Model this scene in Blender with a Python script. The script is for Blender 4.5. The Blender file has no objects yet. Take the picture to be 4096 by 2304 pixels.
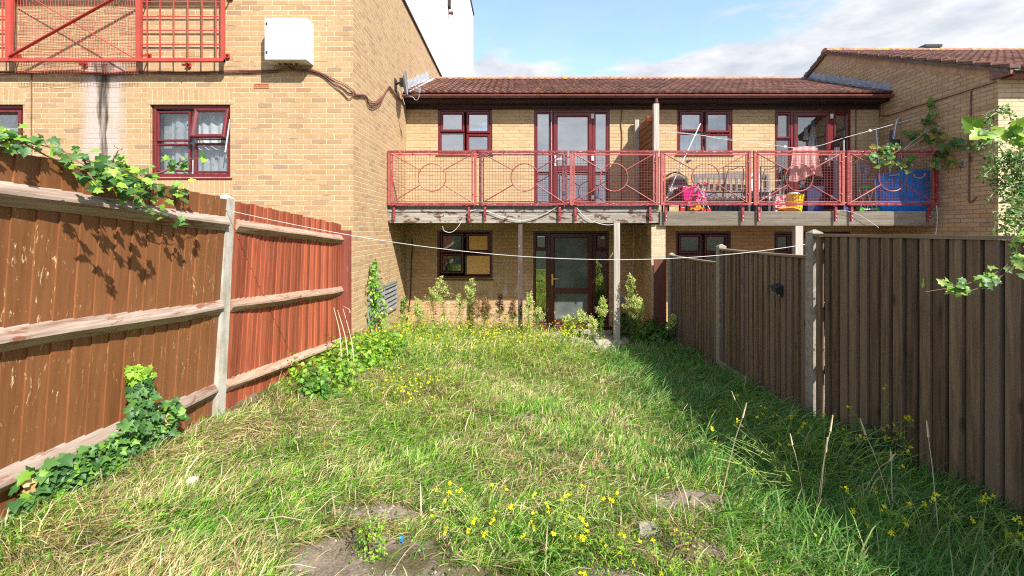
import bpy, bmesh, math, random
import numpy as np
from mathutils import Vector, Matrix
R = math.radians
random.seed(11); RNG = np.random.default_rng(11)
SC = bpy.context.scene
COL = SC.collection

# ------------------------------------------------------------------ camera
EYE = 2.18; F = 1820.0; U0 = 2071.0; V0 = 924.0
cd = bpy.data.cameras.new("camera"); cam = bpy.data.objects.new("camera", cd); COL.objects.link(cam)
cam.location = (0, 0, EYE); cam.rotation_euler = (R(90), 0, 0)
cd.sensor_width = 36; cd.lens = 36 * F / 4096
cd.shift_x = -(U0 - 2048) / 4096; cd.shift_y = -(1152 - V0) / 4096
cd.clip_end = 2000; cd.clip_start = .05
SC.camera = cam
# ------------------------------------------------------------------ light
SUNV = Vector((.80, -1.0, 1.18)).normalized()
ELEV = math.asin(SUNV.z)
w = bpy.data.worlds.new("World"); SC.world = w; w.use_nodes = True
wn = w.node_tree; wn.nodes.clear()
def WN(t, **k):
    n = wn.nodes.new(t)
    for a, b in k.items():
        if a in n.inputs: n.inputs[a].default_value = b
        else: setattr(n, a, b)
    return n
WL = wn.links.new
sky = WN('ShaderNodeTexSky'); sky.sky_type = 'NISHITA'; sky.sun_disc = False
sky.sun_elevation = ELEV; sky.sun_rotation = math.atan2(SUNV.x, SUNV.y)
sky.air_density = 1.0; sky.dust_density = .6; sky.ozone_density = 1.6
bg1 = WN('ShaderNodeBackground', Strength=.15); WL(sky.outputs[0], bg1.inputs['Color'])
tc = WN('ShaderNodeTexCoord'); sep = WN('ShaderNodeSeparateXYZ'); WL(tc.outputs['Generated'], sep.inputs[0])
def WM(op, a, b=0.0, c=None):
    n = WN('ShaderNodeMath'); n.operation = op
    for i, x in enumerate((a, b) if c is None else (a, b, c)):
        if isinstance(x, (int, float)): n.inputs[i].default_value = x
        else: WL(x, n.inputs[i])
    return n.outputs[0]
zz = WM('MAXIMUM', sep.outputs[2], .02)
zp = WM('ADD', zz, .12)
cx = WM('DIVIDE', sep.outputs[0], zp); cy = WM('DIVIDE', sep.outputs[1], zp)
comb = WN('ShaderNodeCombineXYZ'); WL(WM('MULTIPLY', sep.outputs[0], 3.0), comb.inputs[0]); WL(WM('MULTIPLY', sep.outputs[1], 3.0), comb.inputs[1]); WL(WM('MULTIPLY', sep.outputs[2], 8.5), comb.inputs[2])
n1 = WN('ShaderNodeTexNoise', Scale=1.55, Detail=10.0, Roughness=.54, Distortion=.2); WL(comb.outputs[0], n1.inputs['Vector'])
n2 = WN('ShaderNodeTexNoise', Scale=.42, Detail=3.0); WL(comb.outputs[0], n2.inputs['Vector'])
# coverage: low bank near the horizon, heavier towards the right and behind
az = WM('DIVIDE', sep.outputs[0], WM('ADD', WM('ABSOLUTE', sep.outputs[1]), .1))
right = WN('ShaderNodeMapRange'); WL(az, right.inputs[0]); right.inputs[1].default_value = .12; right.inputs[2].default_value = .62; right.inputs[3].default_value = 0; right.inputs[4].default_value = .075
right.interpolation_type = 'SMOOTHSTEP'
low = WN('ShaderNodeMapRange'); WL(sep.outputs[2], low.inputs[0]); low.inputs[1].default_value = .30; low.inputs[2].default_value = .365; low.inputs[3].default_value = .24; low.inputs[4].default_value = 0
low.interpolation_type = 'SMOOTHSTEP'
back = WM('MULTIPLY', WM('LESS_THAN', sep.outputs[1], 0.0), .10)
cov = WM('ADD', WM('ADD', right.outputs[0], low.outputs[0]), back)
dens = WM('ADD', WM('ADD', n1.outputs[0], WM('MULTIPLY', WM('SUBTRACT', n2.outputs[0], .5), .55)), cov)
mk = WN('ShaderNodeMapRange'); WL(dens, mk.inputs[0]); mk.inputs[1].default_value = .57; mk.inputs[2].default_value = .72; mk.interpolation_type = 'SMOOTHSTEP'; mk.inputs[3].default_value = .10; mk.inputs[4].default_value = 1.0
n3 = WN('ShaderNodeTexNoise', Scale=2.3, Detail=7.0, Roughness=.6); WL(comb.outputs[0], n3.inputs['Vector'])
shade = WN('ShaderNodeValToRGB'); WL(n3.outputs[0], shade.inputs[0])
shade.color_ramp.elements[0].position = .33; shade.color_ramp.elements[0].color = (.60, .66, .76, 1)
shade.color_ramp.elements[1].position = .62; shade.color_ramp.elements[1].color = (.97, .98, 1.0, 1)
bg2 = WN('ShaderNodeBackground', Strength=.42); WL(shade.outputs[0], bg2.inputs['Color'])
mx = WN('ShaderNodeMixShader'); WL(mk.outputs[0], mx.inputs[0]); WL(bg1.outputs[0], mx.inputs[1]); WL(bg2.outputs[0], mx.inputs[2])
wo = WN('ShaderNodeOutputWorld'); WL(mx.outputs[0], wo.inputs[0])
sd = bpy.data.lights.new("sun", 'SUN'); sd.energy = 3.7; sd.angle = R(.5); sd.color = (1, .955, .88)
so = bpy.data.objects.new("sun", sd); COL.objects.link(so); so.location = (8, -10, 12)
so.rotation_euler = SUNV.to_track_quat('Z', 'Y').to_euler()
SC.view_settings.view_transform = 'Standard'; SC.view_settings.look = 'None'
SC.view_settings.exposure = 1.32; SC.view_settings.gamma = 1
SC.render.engine = 'CYCLES'
SC.cycles.max_bounces = 7; SC.cycles.diffuse_bounces = 3; SC.cycles.transparent_max_bounces = 10
SC.cycles.use_denoising = False; SC.cycles.filter_width = 1.15; SC.cycles.sample_clamp_indirect = 4.0

# ------------------------------------------------------------------ helpers
def P(u, v, d): return Vector(((u - U0) / F * d, d, EYE + (V0 - v) / F * d))
def PX(u, v, X):                       # point on the plane x = X
    return P(u, v, X * F / (u - U0))
def lerp(a, b, t): return a + (b - a) * t
def sstep(a, b, x):
    t = np.clip((x - a) / (b - a), 0, 1); return t * t * (3 - 2 * t)
def ground(x, y):
    x = np.asarray(x, float); y = np.asarray(y, float)
    z = .723 - .0734 * np.clip(y, -8, 10.5)
    z = z + .15 * sstep(1.1, 2.5, -x) * (1 - sstep(5.5, 8, y))
    z = z + .018 * np.sin(x * 3.1 + y * 1.7) + .014 * np.sin(x * 6.3 - y * 4.1) + .01 * np.sin(x * 13 + 2) * np.sin(y * 11)
    return z
def gz(x, y): return float(ground(x, y))

class MB:
    def __init__(s): s.v = []; s.f = []; s.c = []; s.m = []
    def add(s, vs, fs, tint=None, mi=0):
        b = len(s.v); t = random.random() if tint is None else tint
        s.v += [tuple(p) for p in vs]; s.c += [t] * len(vs)
        s.f += [tuple(b + i for i in f) for f in fs]; s.m += [mi] * len(fs)
    def box(s, x0, x1, y0, y1, z0, z1, tint=None, mi=0):
        vs = [(x, y, z) for x in (x0, x1) for y in (y0, y1) for z in (z0, z1)]
        s.add(vs, [(0, 1, 3, 2), (4, 6, 7, 5), (0, 4, 5, 1), (2, 3, 7, 6), (0, 2, 6, 4), (1, 5, 7, 3)], tint, mi)
    def hexa(s, p, tint=None, mi=0):       # 8 points: bottom 4 (ccw), top 4
        s.add(p, [(3, 2, 1, 0), (4, 5, 6, 7), (0, 1, 5, 4), (1, 2, 6, 5), (2, 3, 7, 6), (3, 0, 4, 7)], tint, mi)
    def bar(s, a, b, w, h, up=(0, 0, 1), tint=None, mi=0):
        a = Vector(a); b = Vector(b); d = (b - a).normalized(); up = Vector(up)
        if abs(d.dot(up)) > .98: up = Vector((0, 1, 0))
        sd_ = d.cross(up).normalized() * (w / 2); u2 = sd_.cross(d).normalized() * (h / 2)
        p = [a - sd_ - u2, a + sd_ - u2, a + sd_ + u2, a - sd_ + u2, b - sd_ - u2, b + sd_ - u2, b + sd_ + u2, b - sd_ + u2]
        s.add(p, [(0, 1, 2, 3), (7, 6, 5, 4), (4, 5, 1, 0), (5, 6, 2, 1), (6, 7, 3, 2), (7, 4, 0, 3)], tint, mi)
    def tube(s, pts, r, n=6, tint=None, mi=0, closed=False, taper=None, cap=True):
        pts = [Vector(p) for p in pts]; m = len(pts); vs = []; prev = None
        for i, p in enumerate(pts):
            if closed: d = pts[(i + 1) % m] - pts[i - 1]
            else: d = pts[min(i + 1, m - 1)] - pts[max(i - 1, 0)]
            d.normalize()
            if prev is None:
                a = Vector((0, 0, 1)) if abs(d.z) < .9 else Vector((1, 0, 0))
                prev = d.cross(a).normalized()
            nn = (prev - d * prev.dot(d)); nn.normalize(); prev = nn; bb = d.cross(nn)
            rr = r if taper is None else lerp(r, taper, i / (m - 1))
            for k in range(n):
                a = 2 * math.pi * k / n; vs.append(p + nn * (math.cos(a) * rr) + bb * (math.sin(a) * rr))
        fs = []
        for i in range(m if closed else m - 1):
            j = (i + 1) % m
            for k in range(n): fs.append((i * n + k, i * n + (k + 1) % n, j * n + (k + 1) % n, j * n + k))
        if cap and not closed: fs.append(tuple(range(n))[::-1]); fs.append(tuple((m - 1) * n + k for k in range(n)))
        s.add(vs, fs, tint, mi)
    def ring(s, x0, x1, z0, z1, wd, yf, yb, bv=.006, tint=None, mi=0):    # bevelled rectangular frame facing -y
        def rc(i, y): return [(x0 + i, y, z0 + i), (x1 - i, y, z0 + i), (x1 - i, y, z1 - i), (x0 + i, y, z1 - i)]
        L = [rc(0, yb), rc(0, yf + bv), rc(bv, yf), rc(wd - bv * 2, yf), rc(wd, yf + bv * 2), rc(wd, yb)]
        vs = sum(L, []); fs = []
        for a in range(5):
            for k in range(4): fs.append((a * 4 + k, a * 4 + (k + 1) % 4, a * 4 + 4 + (k + 1) % 4, a * 4 + 4 + k))
        s.add(vs, fs, tint, mi)
    def lathe(s, c, prof, n=12, axis='z', tint=None, mi=0):
        vs = []; c = Vector(c)
        for r, h in prof:
            for k in range(n):
                a = 2 * math.pi * k / n; q = (math.cos(a) * r, math.sin(a) * r, h)
                q = {'z': q, 'y': (q[0], q[2], q[1]), 'x': (q[2], q[0], q[1])}[axis]
                vs.append(c + Vector(q))
        fs = [(i * n + k, i * n + (k + 1) % n, (i + 1) * n + (k + 1) % n, (i + 1) * n + k) for i in range(len(prof) - 1) for k in range(n)]
        s.add(vs, fs, tint, mi)
    def prism(s, poly, axis, a, b, tint=None, mi=0):      # polygon in the other two axes, extruded
        mk = {'x': lambda p, t: (t, p[0], p[1]), 'y': lambda p, t: (p[0], t, p[1]), 'z': lambda p, t: (p[0], p[1], t)}[axis]
        n = len(poly); vs = [mk(p, a) for p in poly] + [mk(p, b) for p in poly]
        s.add(vs, [tuple(range(n)), tuple(range(2 * n - 1, n - 1, -1))] + [(i, i + n, (i + 1) % n + n, (i + 1) % n) for i in range(n)], tint, mi)
    def build(s, name, mats, parent=None, smooth=False, fix=True):
        me = bpy.data.meshes.new(name); off = Vector((0, 0, 0))
        q = parent
        while q is not None: off = off + q.location; q = q.parent
        vs = [(v[0] - off[0], v[1] - off[1], v[2] - off[2]) for v in s.v]
        me.from_pydata(vs, [], s.f)
        if not isinstance(mats, (list, tuple)): mats = [mats]
        for m in mats: me.materials.append(m)
        me.polygons.foreach_set('material_index', s.m)
        if fix:
            bm = bmesh.new(); bm.from_mesh(me); bmesh.ops.recalc_face_normals(bm, faces=bm.faces); bm.to_mesh(me); bm.free()
        a = me.color_attributes.new('Col', 'FLOAT_COLOR', 'POINT')
        c = np.repeat(np.array(s.c, dtype=np.float32)[:, None], 4, 1); a.data.foreach_set('color', c.ravel())
        if smooth: me.polygons.foreach_set('use_smooth', [True] * len(me.polygons))
        me.update()
        o = bpy.data.objects.new(name, me); COL.objects.link(o)
        if parent is not None: o.parent = parent
        return o
def tag(o, label, cat=None, group=None, kind=None):
    if label: o['label'] = label
    if cat: o['category'] = cat
    if group: o['group'] = group
    if kind: o['kind'] = kind
    return o
def thing(name, label, cat, loc=(0, 0, 0), group=None):
    o = bpy.data.objects.new(name, None); COL.objects.link(o); o.location = loc; o.empty_display_size = .1
    return tag(o, label, cat, group)
def copy_tree(o, parent=None):
    c = o.copy(); COL.objects.link(c)
    if parent is not None: c.parent = parent
    for ch in list(o.children): copy_tree(ch, c)
    return c
def spline(pts, n=8):
    pts = [Vector(p) for p in pts]; out = []
    for i in range(len(pts) - 1):
        p0 = pts[max(i - 1, 0)]; p1 = pts[i]; p2 = pts[i + 1]; p3 = pts[min(i + 2, len(pts) - 1)]
        for k in range(n):
            t = k / n
            out.append(.5 * ((2 * p1) + (p2 - p0) * t + (2 * p0 - 5 * p1 + 4 * p2 - p3) * t * t + (3 * p1 - p0 - 3 * p2 + p3) * t ** 3))
    out.append(pts[-1]); return out

# ------------------------------------------------------------------ materials
class M:
    def __init__(s, name):
        s.m = bpy.data.materials.new(name); s.m.use_nodes = True; s.t = s.m.node_tree
        s.b = s.t.nodes['Principled BSDF']; s.out = s.t.nodes['Material Output']
    def n(s, typ, **k):
        x = s.t.nodes.new(typ)
        for a, b in k.items():
            if a in x.inputs: s.set(x.inputs[a], b)
            else: setattr(x, a, b)
        return x
    def set(s, sock, b):
        if isinstance(b, bpy.types.NodeSocket): s.t.links.new(b, sock)
        elif isinstance(b, tuple) and len(b) == 3 and sock.type == 'RGBA': sock.default_value = (*b, 1)
        else: sock.default_value = b
    def math(s, op, a, b=0.0, cl=False):
        x = s.n('ShaderNodeMath'); x.operation = op; x.use_clamp = cl; s.set(x.inputs[0], a); s.set(x.inputs[1], b); return x.outputs[0]
    def noise(s, vec, scale, detail=4.0, rough=.55, dist=0.0):
        x = s.n('ShaderNodeTexNoise', Scale=scale, Detail=detail, Roughness=rough, Distortion=dist)
        s.t.links.new(vec, x.inputs['Vector']); return x.outputs[0]
    def map(s, vec, scale, loc=(0, 0, 0)):
        x = s.n('ShaderNodeMapping'); s.t.links.new(vec, x.inputs[0]); x.inputs['Scale'].default_value = scale; x.inputs['Location'].default_value = loc; return x.outputs[0]
    def rng(s, v, a, b, c=0.0, d=1.0):
        x = s.n('ShaderNodeMapRange'); s.set(x.inputs[0], v); x.inputs[1].default_value = a; x.inputs[2].default_value = b; x.inputs[3].default_value = c; x.inputs[4].default_value = d; return x.outputs[0]
    def ramp(s, v, els, const=False):
        x = s.n('ShaderNodeValToRGB'); r = x.color_ramp; s.set(x.inputs[0], v)
        if const: r.interpolation = 'CONSTANT'
        while len(r.elements) < len(els): r.elements.new(.5)
        for e, (p, c) in zip(r.elements, els): e.position = p; e.color = (*c, 1)
        return x.outputs[0]
    def mix(s, f, a, b, mode='MIX'):
        x = s.n('ShaderNodeMix'); x.data_type = 'RGBA'; x.blend_type = mode
        s.set(x.inputs[0], f); s.set(x.inputs[6], a); s.set(x.inputs[7], b); return x.outputs[2]
    def pos(s): return s.n('ShaderNodeNewGeometry').outputs['Position']
    def objc(s): return s.n('ShaderNodeTexCoord').outputs['Object']
    def tint(s):
        x = s.n('ShaderNodeAttribute'); x.attribute_name = 'Col'; return x
    def bump(s, h, st=.5, dist=.01):
        x = s.n('ShaderNodeBump', Strength=st, Distance=dist, Height=h); s.t.links.new(x.outputs[0], s.b.inputs['Normal']); return x
    def fin(s, col=None, rough=.7, metal=0.0, spec=None):
        if col is not None: s.set(s.b.inputs['Base Color'], col)
        s.set(s.b.inputs['Roughness'], rough); s.set(s.b.inputs['Metallic'], metal)
        if spec is not None: s.set(s.b.inputs['Specular IOR Level'], spec)
        return s.m
def plain(name, col, rough=.6, metal=0.0, var=.18, scale=14.0, bump=0.0, spec=None):
    s = M(name); p = s.pos(); nz = s.noise(p, scale, 5)
    c = s.mix(s.rng(nz, .3, .7), tuple(x * (1 - var) for x in col), tuple(min(1, x * (1 + var)) for x in col))
    if bump: s.bump(s.noise(p, scale * 6, 5), bump, .004)
    return s.fin(c, rough, metal, spec)

def brick(name, pal, mortar, soldier=False, stain=None, grime=.3, bumpd=.006):
    s = M(name); g = s.n('ShaderNodeNewGeometry'); pos = g.outputs['Position']
    sp = s.n('ShaderNodeSeparateXYZ'); s.set(sp.inputs[0], pos); sn = s.n('ShaderNodeSeparateXYZ'); s.set(sn.inputs[0], g.outputs['True Normal'])
    k = s.math('GREATER_THAN', s.math('ABSOLUTE', sn.outputs[0]), .6)
    u = s.math('ADD', s.math('MULTIPLY', sp.outputs[0], s.math('SUBTRACT', 1.0, k)), s.math('MULTIPLY', s.math('ADD', sp.outputs[1], .113), k))
    cb = s.n('ShaderNodeCombineXYZ')
    wob = s.math('MULTIPLY', s.math('SUBTRACT', s.noise(pos, 2.2, 3), .5), .004)
    if soldier: s.set(cb.inputs[0], s.math('ADD', sp.outputs[2], soldier)); s.set(cb.inputs[1], s.math('ADD', u, wob))
    else: s.set(cb.inputs[0], s.math('ADD', u, 20.0)); s.set(cb.inputs[1], s.math('ADD', sp.outputs[2], wob))
    br = s.n('ShaderNodeTexBrick', Scale=1.0); br.inputs['Color1'].default_value = (0, 0, 0, 1); br.inputs['Color2'].default_value = (1, 1, 1, 1)
    br.inputs['Mortar'].default_value = (.5, .5, .5, 1); br.inputs['Mortar Size'].default_value = .0072; br.inputs['Mortar Smooth'].default_value = .25
    br.inputs['Brick Width'].default_value = .225; br.inputs['Row Height'].default_value = .075; br.inputs['Bias'].default_value = 0
    br.offset = 0.0 if soldier else .5; br.squash = 1.0
    s.set(br.inputs['Vector'], cb.outputs[0])
    col = s.ramp(br.outputs['Color'], pal)
    # dark-brick bands gather in places
    nb = s.noise(pos, 1.1, 2)
    col = s.mix(s.math('MULTIPLY', s.rng(nb, .4, .7), .22), col, s.mix(.5, col, (.40, .25, .13)))
    fine = s.noise(pos, 90.0, 3); col = s.mix(s.rng(fine, .3, .7, 0, .55), col, s.mix(1.0, col, (.70, .66, .60), 'MULTIPLY'))
    mcol = s.mix(s.rng(s.noise(pos, 12.0, 3), .3, .7), mortar, tuple(x * .7 for x in mortar))
    # open joints: some mortar lines are dark
    dk = s.rng(s.noise(s.map(pos, (3, 3, 30)), 1.0, 3), .56, .66)
    mcol = s.mix(s.math('MULTIPLY', dk, .6), mcol, (.10, .07, .045))
    col = s.mix(br.outputs['Fac'], col, mcol)
    gr = s.noise(s.map(pos, (2.2, 2.2, .7)), 1.0, 5); col = s.mix(s.rng(gr, .5, .8, 0, grime), col, s.mix(1.0, col, (.72, .68, .62), 'MULTIPLY'))
    if stain: col = stain(s, pos, sp, col)
    h = s.math('ADD', s.math('MULTIPLY', br.outputs['Fac'], -1.0), s.math('MULTIPLY', fine, .35))
    h = s.math('ADD', h, s.math('MULTIPLY', br.outputs['Color'], .25))
    s.bump(h, .9, bumpd)
    return s.fin(col, .88, spec=.2)
PALT = [(0, (.44, .285, .150)), (.35, (.49, .325, .175)), (.66, (.50, .335, .185)), (.80, (.44, .28, .155)), (.90, (.40, .25, .15)), (.94, (.36, .235, .16)), (.96, (.43, .265, .13)), (1, (.49, .325, .18))]
PALH = [(0, (.49, .35, .19)), (.3, (.56, .41, .235)), (.7, (.57, .41, .225)), (.85, (.48, .34, .195)), (1, (.59, .44, .27))]
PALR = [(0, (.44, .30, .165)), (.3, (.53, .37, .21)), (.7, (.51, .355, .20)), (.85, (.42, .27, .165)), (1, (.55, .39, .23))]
def stain_tall(s, pos, sp, col):
    nz = s.math('MULTIPLY', s.math('SUBTRACT', s.noise(s.map(pos, (6, 6, 1.2)), 1.0, 5), .5), .34)
    dx = s.math('ABSOLUTE', s.math('ADD', s.math('ADD', sp.outputs[0], 6.04), nz))
    top = s.rng(sp.outputs[2], 4.60, 4.72, 1, 0); fade = s.rng(sp.outputs[2], 2.7, 3.5, 0, 1)
    zt = s.math('MULTIPLY', top, fade)
    wv = s.math('MULTIPLY', s.math('MULTIPLY', s.rng(dx, .22, .36, 1, 0), zt), s.rng(s.noise(s.map(pos, (9, 9, 3)), 1.0, 5), .30, .55, .45, .9))
    col = s.mix(wv, col, (.47, .40, .37))
    bw = s.rng(sp.outputs[2], 3.6, 4.6, .055, .17)
    bk = s.math('MULTIPLY', s.math('LESS_THAN', dx, 9.0), s.math('SUBTRACT', 1.0, s.math('DIVIDE', dx, bw)), True)
    bk = s.math('MULTIPLY', s.math('MULTIPLY', bk, 2.2, True), s.math('MULTIPLY', zt, s.rng(s.noise(s.map(pos, (14, 14, 2)), 1.0, 5), .35, .55, .35, .95)))
    return s.mix(bk, col, (.055, .04, .028))
def stain_house(s, pos, sp, col):
    col = s.mix(s.rng(sp.outputs[2], 2.25, 2.35, 1, 0), col, s.mix(1.0, col, (.97, .84, .82), 'MULTIPLY'))
    # old white render splashes under the ground floor window
    a = s.math('MULTIPLY', s.rng(sp.outputs[2], .55, .75, .35, 1), s.rng(sp.outputs[2], 1.02, 1.32, 1, 0))
    b = s.math('MULTIPLY', s.rng(sp.outputs[0], -1.95, -1.6), s.rng(sp.outputs[0], .20, .45, 1, 0))
    n_ = s.rng(s.noise(s.map(pos, (9, 9, 5)), 1.0, 7, .7), .50, .62)
    m_ = s.math('MULTIPLY', s.math('MULTIPLY', a, b), n_)
    col = s.mix(s.math('MULTIPLY', m_, .7), col, (.62, .58, .52))
    # green algae near the pier
    g_ = s.math('MULTIPLY', s.rng(sp.outputs[0], 2.2, 2.5), s.math('MULTIPLY', s.rng(sp.outputs[2], .5, 1.8), s.rng(s.noise(s.map(pos, (3, 3, 2)), 1.0, 5), .4, .6)))
    g_ = s.math('MULTIPLY', g_, s.math('MULTIPLY', s.rng(sp.outputs[2], 2.3, 2.4, 1, 0), s.math('LESS_THAN', sp.outputs[0], 2.51)))
    return s.mix(s.math('MULTIPLY', g_, .55), col, (.07, .08, .02))
MORT = (.66, .54, .34)
B_TALL = brick('tall_brick', PALT, MORT, stain=stain_tall, grime=.35)
B_HOUSE = brick('house_brick', PALH, (.50, .38, .22), stain=stain_house, grime=.35, bumpd=.005)
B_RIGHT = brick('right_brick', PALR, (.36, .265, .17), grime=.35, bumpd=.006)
B_GF = brick('gable_front_sunlit_brick', [(0, (.60, .47, .29)), (.5, (.68, .54, .34)), (1, (.62, .48, .30))], (.50, .40, .27), grime=.3)  # lit copy of the right building's brick, sunlight painted into the palette
B_TS = brick('tall_soldier_brick', PALT[:3], MORT, soldier=-.031)
B_HS = brick('house_soldier_brick', PALH[:3], (.52, .40, .22), soldier=.02)
B_PIER = brick('pier_brick', [(0, (.46, .38, .25)), (.6, (.55, .45, .30)), (1, (.40, .33, .22))], (.62, .55, .42), grime=.4)

def wood(name, c0, c1, axis='z', tint=.35, rough=.8, flecks=None, grain=70.0, bumps=.4, spec=.2, knots=None, tc=None):
    s = M(name); p = s.pos(); sc = {'z': (grain, grain, 2.2), 'x': (2.2, grain, grain), 'y': (grain, 2.2, grain)}[axis]
    t = s.tint()
    of = s.n('ShaderNodeVectorMath'); of.operation = 'ADD'; s.set(of.inputs[0], p); s.set(of.inputs[1], s.mix(1.0, t.outputs['Color'], (7.0, 5.0, 3.0), 'MULTIPLY'))
    p2 = of.outputs[0]
    g1 = s.noise(s.map(p2, sc), 1.0, 6, .65, .3); g2 = s.noise(s.map(p2, tuple(x * .25 for x in sc)), 1.0, 4, .6)
    f = s.math('ADD', s.math('MULTIPLY', g1, .6), s.math('MULTIPLY', g2, .5))
    col = s.ramp(f, [(.36, c0), (.70, c1)])
    lo = 1 - tint
    tv = s.rng(t.outputs['Fac'], 0, 1, lo, 1 + tint * .6)
    cc = s.n('ShaderNodeCombineXYZ');
    for i in range(3): s.set(cc.inputs[i], tv)
    col = s.mix(1.0, col, cc.outputs[0], 'MULTIPLY')
    if tc: col = s.mix(s.rng(t.outputs['Fac'], .62, .9, 0, .8), col, tc)
    if knots: 
        v = s.n('ShaderNodeTexVoronoi', Scale=1.0); s.set(v.inputs['Vector'], s.map(p2, {'z': (7, 7, 2.4), 'x': (2.4, 7, 7), 'y': (7, 2.4, 7)}[axis]))
        col = s.mix(s.rng(v.outputs['Distance'], .05, .16, .85, 0), col, knots)
    if flecks:
        fc, fsc, lo_, hi_ = flecks[:4]
        fl = s.rng(s.noise(s.map(p, fsc), 1.0, 9, .72, .6), lo_, hi_)
        if len(flecks) > 4: fl = s.math('MULTIPLY', fl, s.rng(s.noise(p, flecks[4], 2), .42, .58))
        col = s.mix(fl, col, fc)
    s.bump(f, bumps, .004)
    return s.fin(col, rough, spec=spec)
W_BROWN = wood('brown_stained_boards', (.175, .066, .023), (.265, .106, .040), 'z', .10, .6, flecks=((.68, .50, .28), (60, 46, 9), .60, .63, 1.5), grain=30, spec=.35)
W_REDF = wood('red_stained_boards', (.24, .060, .028), (.45, .125, .062), 'z', .42, .62, flecks=((.40, .25, .17), (60, 60, 1.8), .62, .70), grain=60, spec=.3)
W_RAIL = wood('weathered_rail', (.20, .135, .10), (.43, .345, .28), 'y', .2, .8, grain=45, flecks=((.20, .085, .045), (14, 3, 14), .55, .62))
W_RAILR = wood('red_rail_wood', (.26, .155, .105), (.46, .33, .24), 'y', .2, .8, grain=45, flecks=((.24, .08, .04), (14, 3, 14), .56, .63))
W_DARK = wood('dark_weathered_boards', (.085, .055, .032), (.27, .19, .118), 'z', .36, .9, grain=38, knots=(.05, .033, .022), bumps=.6, tc=(.17, .125, .09))
W_GAP = wood('gap_shade_boards', (.018, .014, .011), (.045, .034, .025), 'z', .3, .95, grain=38)  # shade in the gaps between right fence boards, put into the wood colour
W_CAP = wood('fence_capping_wood', (.16, .12, .08), (.30, .24, .17), 'y', .2, .9, grain=50)
W_BEAM = wood('old_painted_beam', (.17, .145, .12), (.40, .36, .31), 'x', .15, .9, flecks=((.09, .045, .03), (5, 9, 11), .52, .57), grain=60, bumps=.5)
W_DECK = wood('grooved_deck_board', (.22, .185, .145), (.46, .40, .325), 'x', .2, .9, grain=55, bumps=.3, knots=(.2, .13, .08))
W_POST = wood('bleached_post', (.28, .235, .20), (.52, .47, .41), 'z', .1, .9, grain=70)
W_POSTD = wood('flaking_dark_post', (.045, .030, .028), (.11, .08, .07), 'z', .1, .9, flecks=((.50, .43, .37), (40, 40, 6), .60, .66), grain=60)
W_ORANGE = wood('brown_lap_boards', (.15, .060, .022), (.27, .115, .045), 'y', .18, .7, grain=40)
W_BENCH = wood('grey_bench_wood', (.14, .13, .13), (.26, .25, .24), 'z', .2, .85)
W_OSB = M('chipboard'); _p = W_OSB.pos(); _v = W_OSB.noise(W_OSB.map(_p, (1, 1, 2.2)), 26.0, 4, .7, 3.0)
W_OSB = W_OSB.fin(W_OSB.ramp(_v, [(.3, (.42, .19, .06)), (.5, (.74, .42, .14)), (.75, (.85, .55, .24))]), .8)

def upvc(name, c, rough=.28):
    s = M(name); p = s.pos(); g = s.noise(s.map(p, (40, 40, 3)), 1.0, 5)
    s.bump(s.noise(s.map(p, (120, 120, 10)), 1.0, 4), .12, .002)
    return s.fin(s.mix(s.rng(g, .3, .7), tuple(x * .7 for x in c), tuple(x * 1.25 for x in c)), rough, spec=.5)
UPVC = upvc('mahogany_frame', (.135, .017, .020)); UPVCD = upvc('dark_mahogany_frame', (.075, .014, .014))
def glass(name, refl=.28, tintc=(.85, .88, .88), rough=0.0):
    s = M(name); s.t.nodes.remove(s.b)
    tr = s.n('ShaderNodeBsdfTransparent'); tr.inputs[0].default_value = (*tintc, 1)
    gl = s.n('ShaderNodeBsdfGlossy'); gl.inputs['Color'].default_value = (.95, .97, 1, 1); gl.inputs['Roughness'].default_value = rough
    nz = s.noise(s.map(s.pos(), (1.6, 1.6, 1.6)), 1.0, 2); bp = s.n('ShaderNodeBump', Strength=.06, Distance=.02, Height=nz); s.set(gl.inputs['Normal'], bp.outputs[0])
    lw = s.n('ShaderNodeLayerWeight', Blend=.25)
    mx_ = s.n('ShaderNodeMixShader'); s.set(mx_.inputs[0], s.math('ADD', refl, s.math('MULTIPLY', lw.outputs['Fresnel'], .5), True))
    s.t.links.new(tr.outputs[0], mx_.inputs[1]); s.t.links.new(gl.outputs[0], mx_.inputs[2]); s.t.links.new(mx_.outputs[0], s.out.inputs[0])
    return s.m
G_UP = glass('upper_glass', .50, (.45, .48, .52)); G_LOW = glass('lower_glass', .12, (.75, .78, .76)); G_TALL = glass('side_glass', .07, (.88, .90, .90))
G_FROST = M('frosted_door_glass'); _p = G_FROST.pos()
G_FROST = G_FROST.fin(G_FROST.mix(G_FROST.rng(G_FROST.noise(_p, 2.2, 3), .35, .65), (.06, .07, .065), (.14, .155, .145)), .25, spec=.5)
def cloth(name, c, c2=None, rough=.9, trans=.35):
    s = M(name); p = s.pos(); nz = s.noise(p, 9.0, 4)
    col = s.mix(s.rng(nz, .35, .65), c, c2 or tuple(x * .8 for x in c)); s.set(s.b.inputs['Base Color'], col); s.b.inputs['Roughness'].default_value = rough
    tr = s.n('ShaderNodeBsdfTranslucent'); s.set(tr.inputs[0], col); mx_ = s.n('ShaderNodeMixShader'); mx_.inputs[0].default_value = trans
    s.t.links.new(s.b.outputs[0], mx_.inputs[1]); s.t.links.new(tr.outputs[0], mx_.inputs[2]); s.t.links.new(mx_.outputs[0], s.out.inputs[0]); return s.m
CURT = cloth('net_curtain', (.88, .89, .90), (.74, .77, .80), trans=.25); TOWEL = cloth('pink_towel', (.72, .40, .37), (.60, .30, .28), trans=.2)
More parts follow.
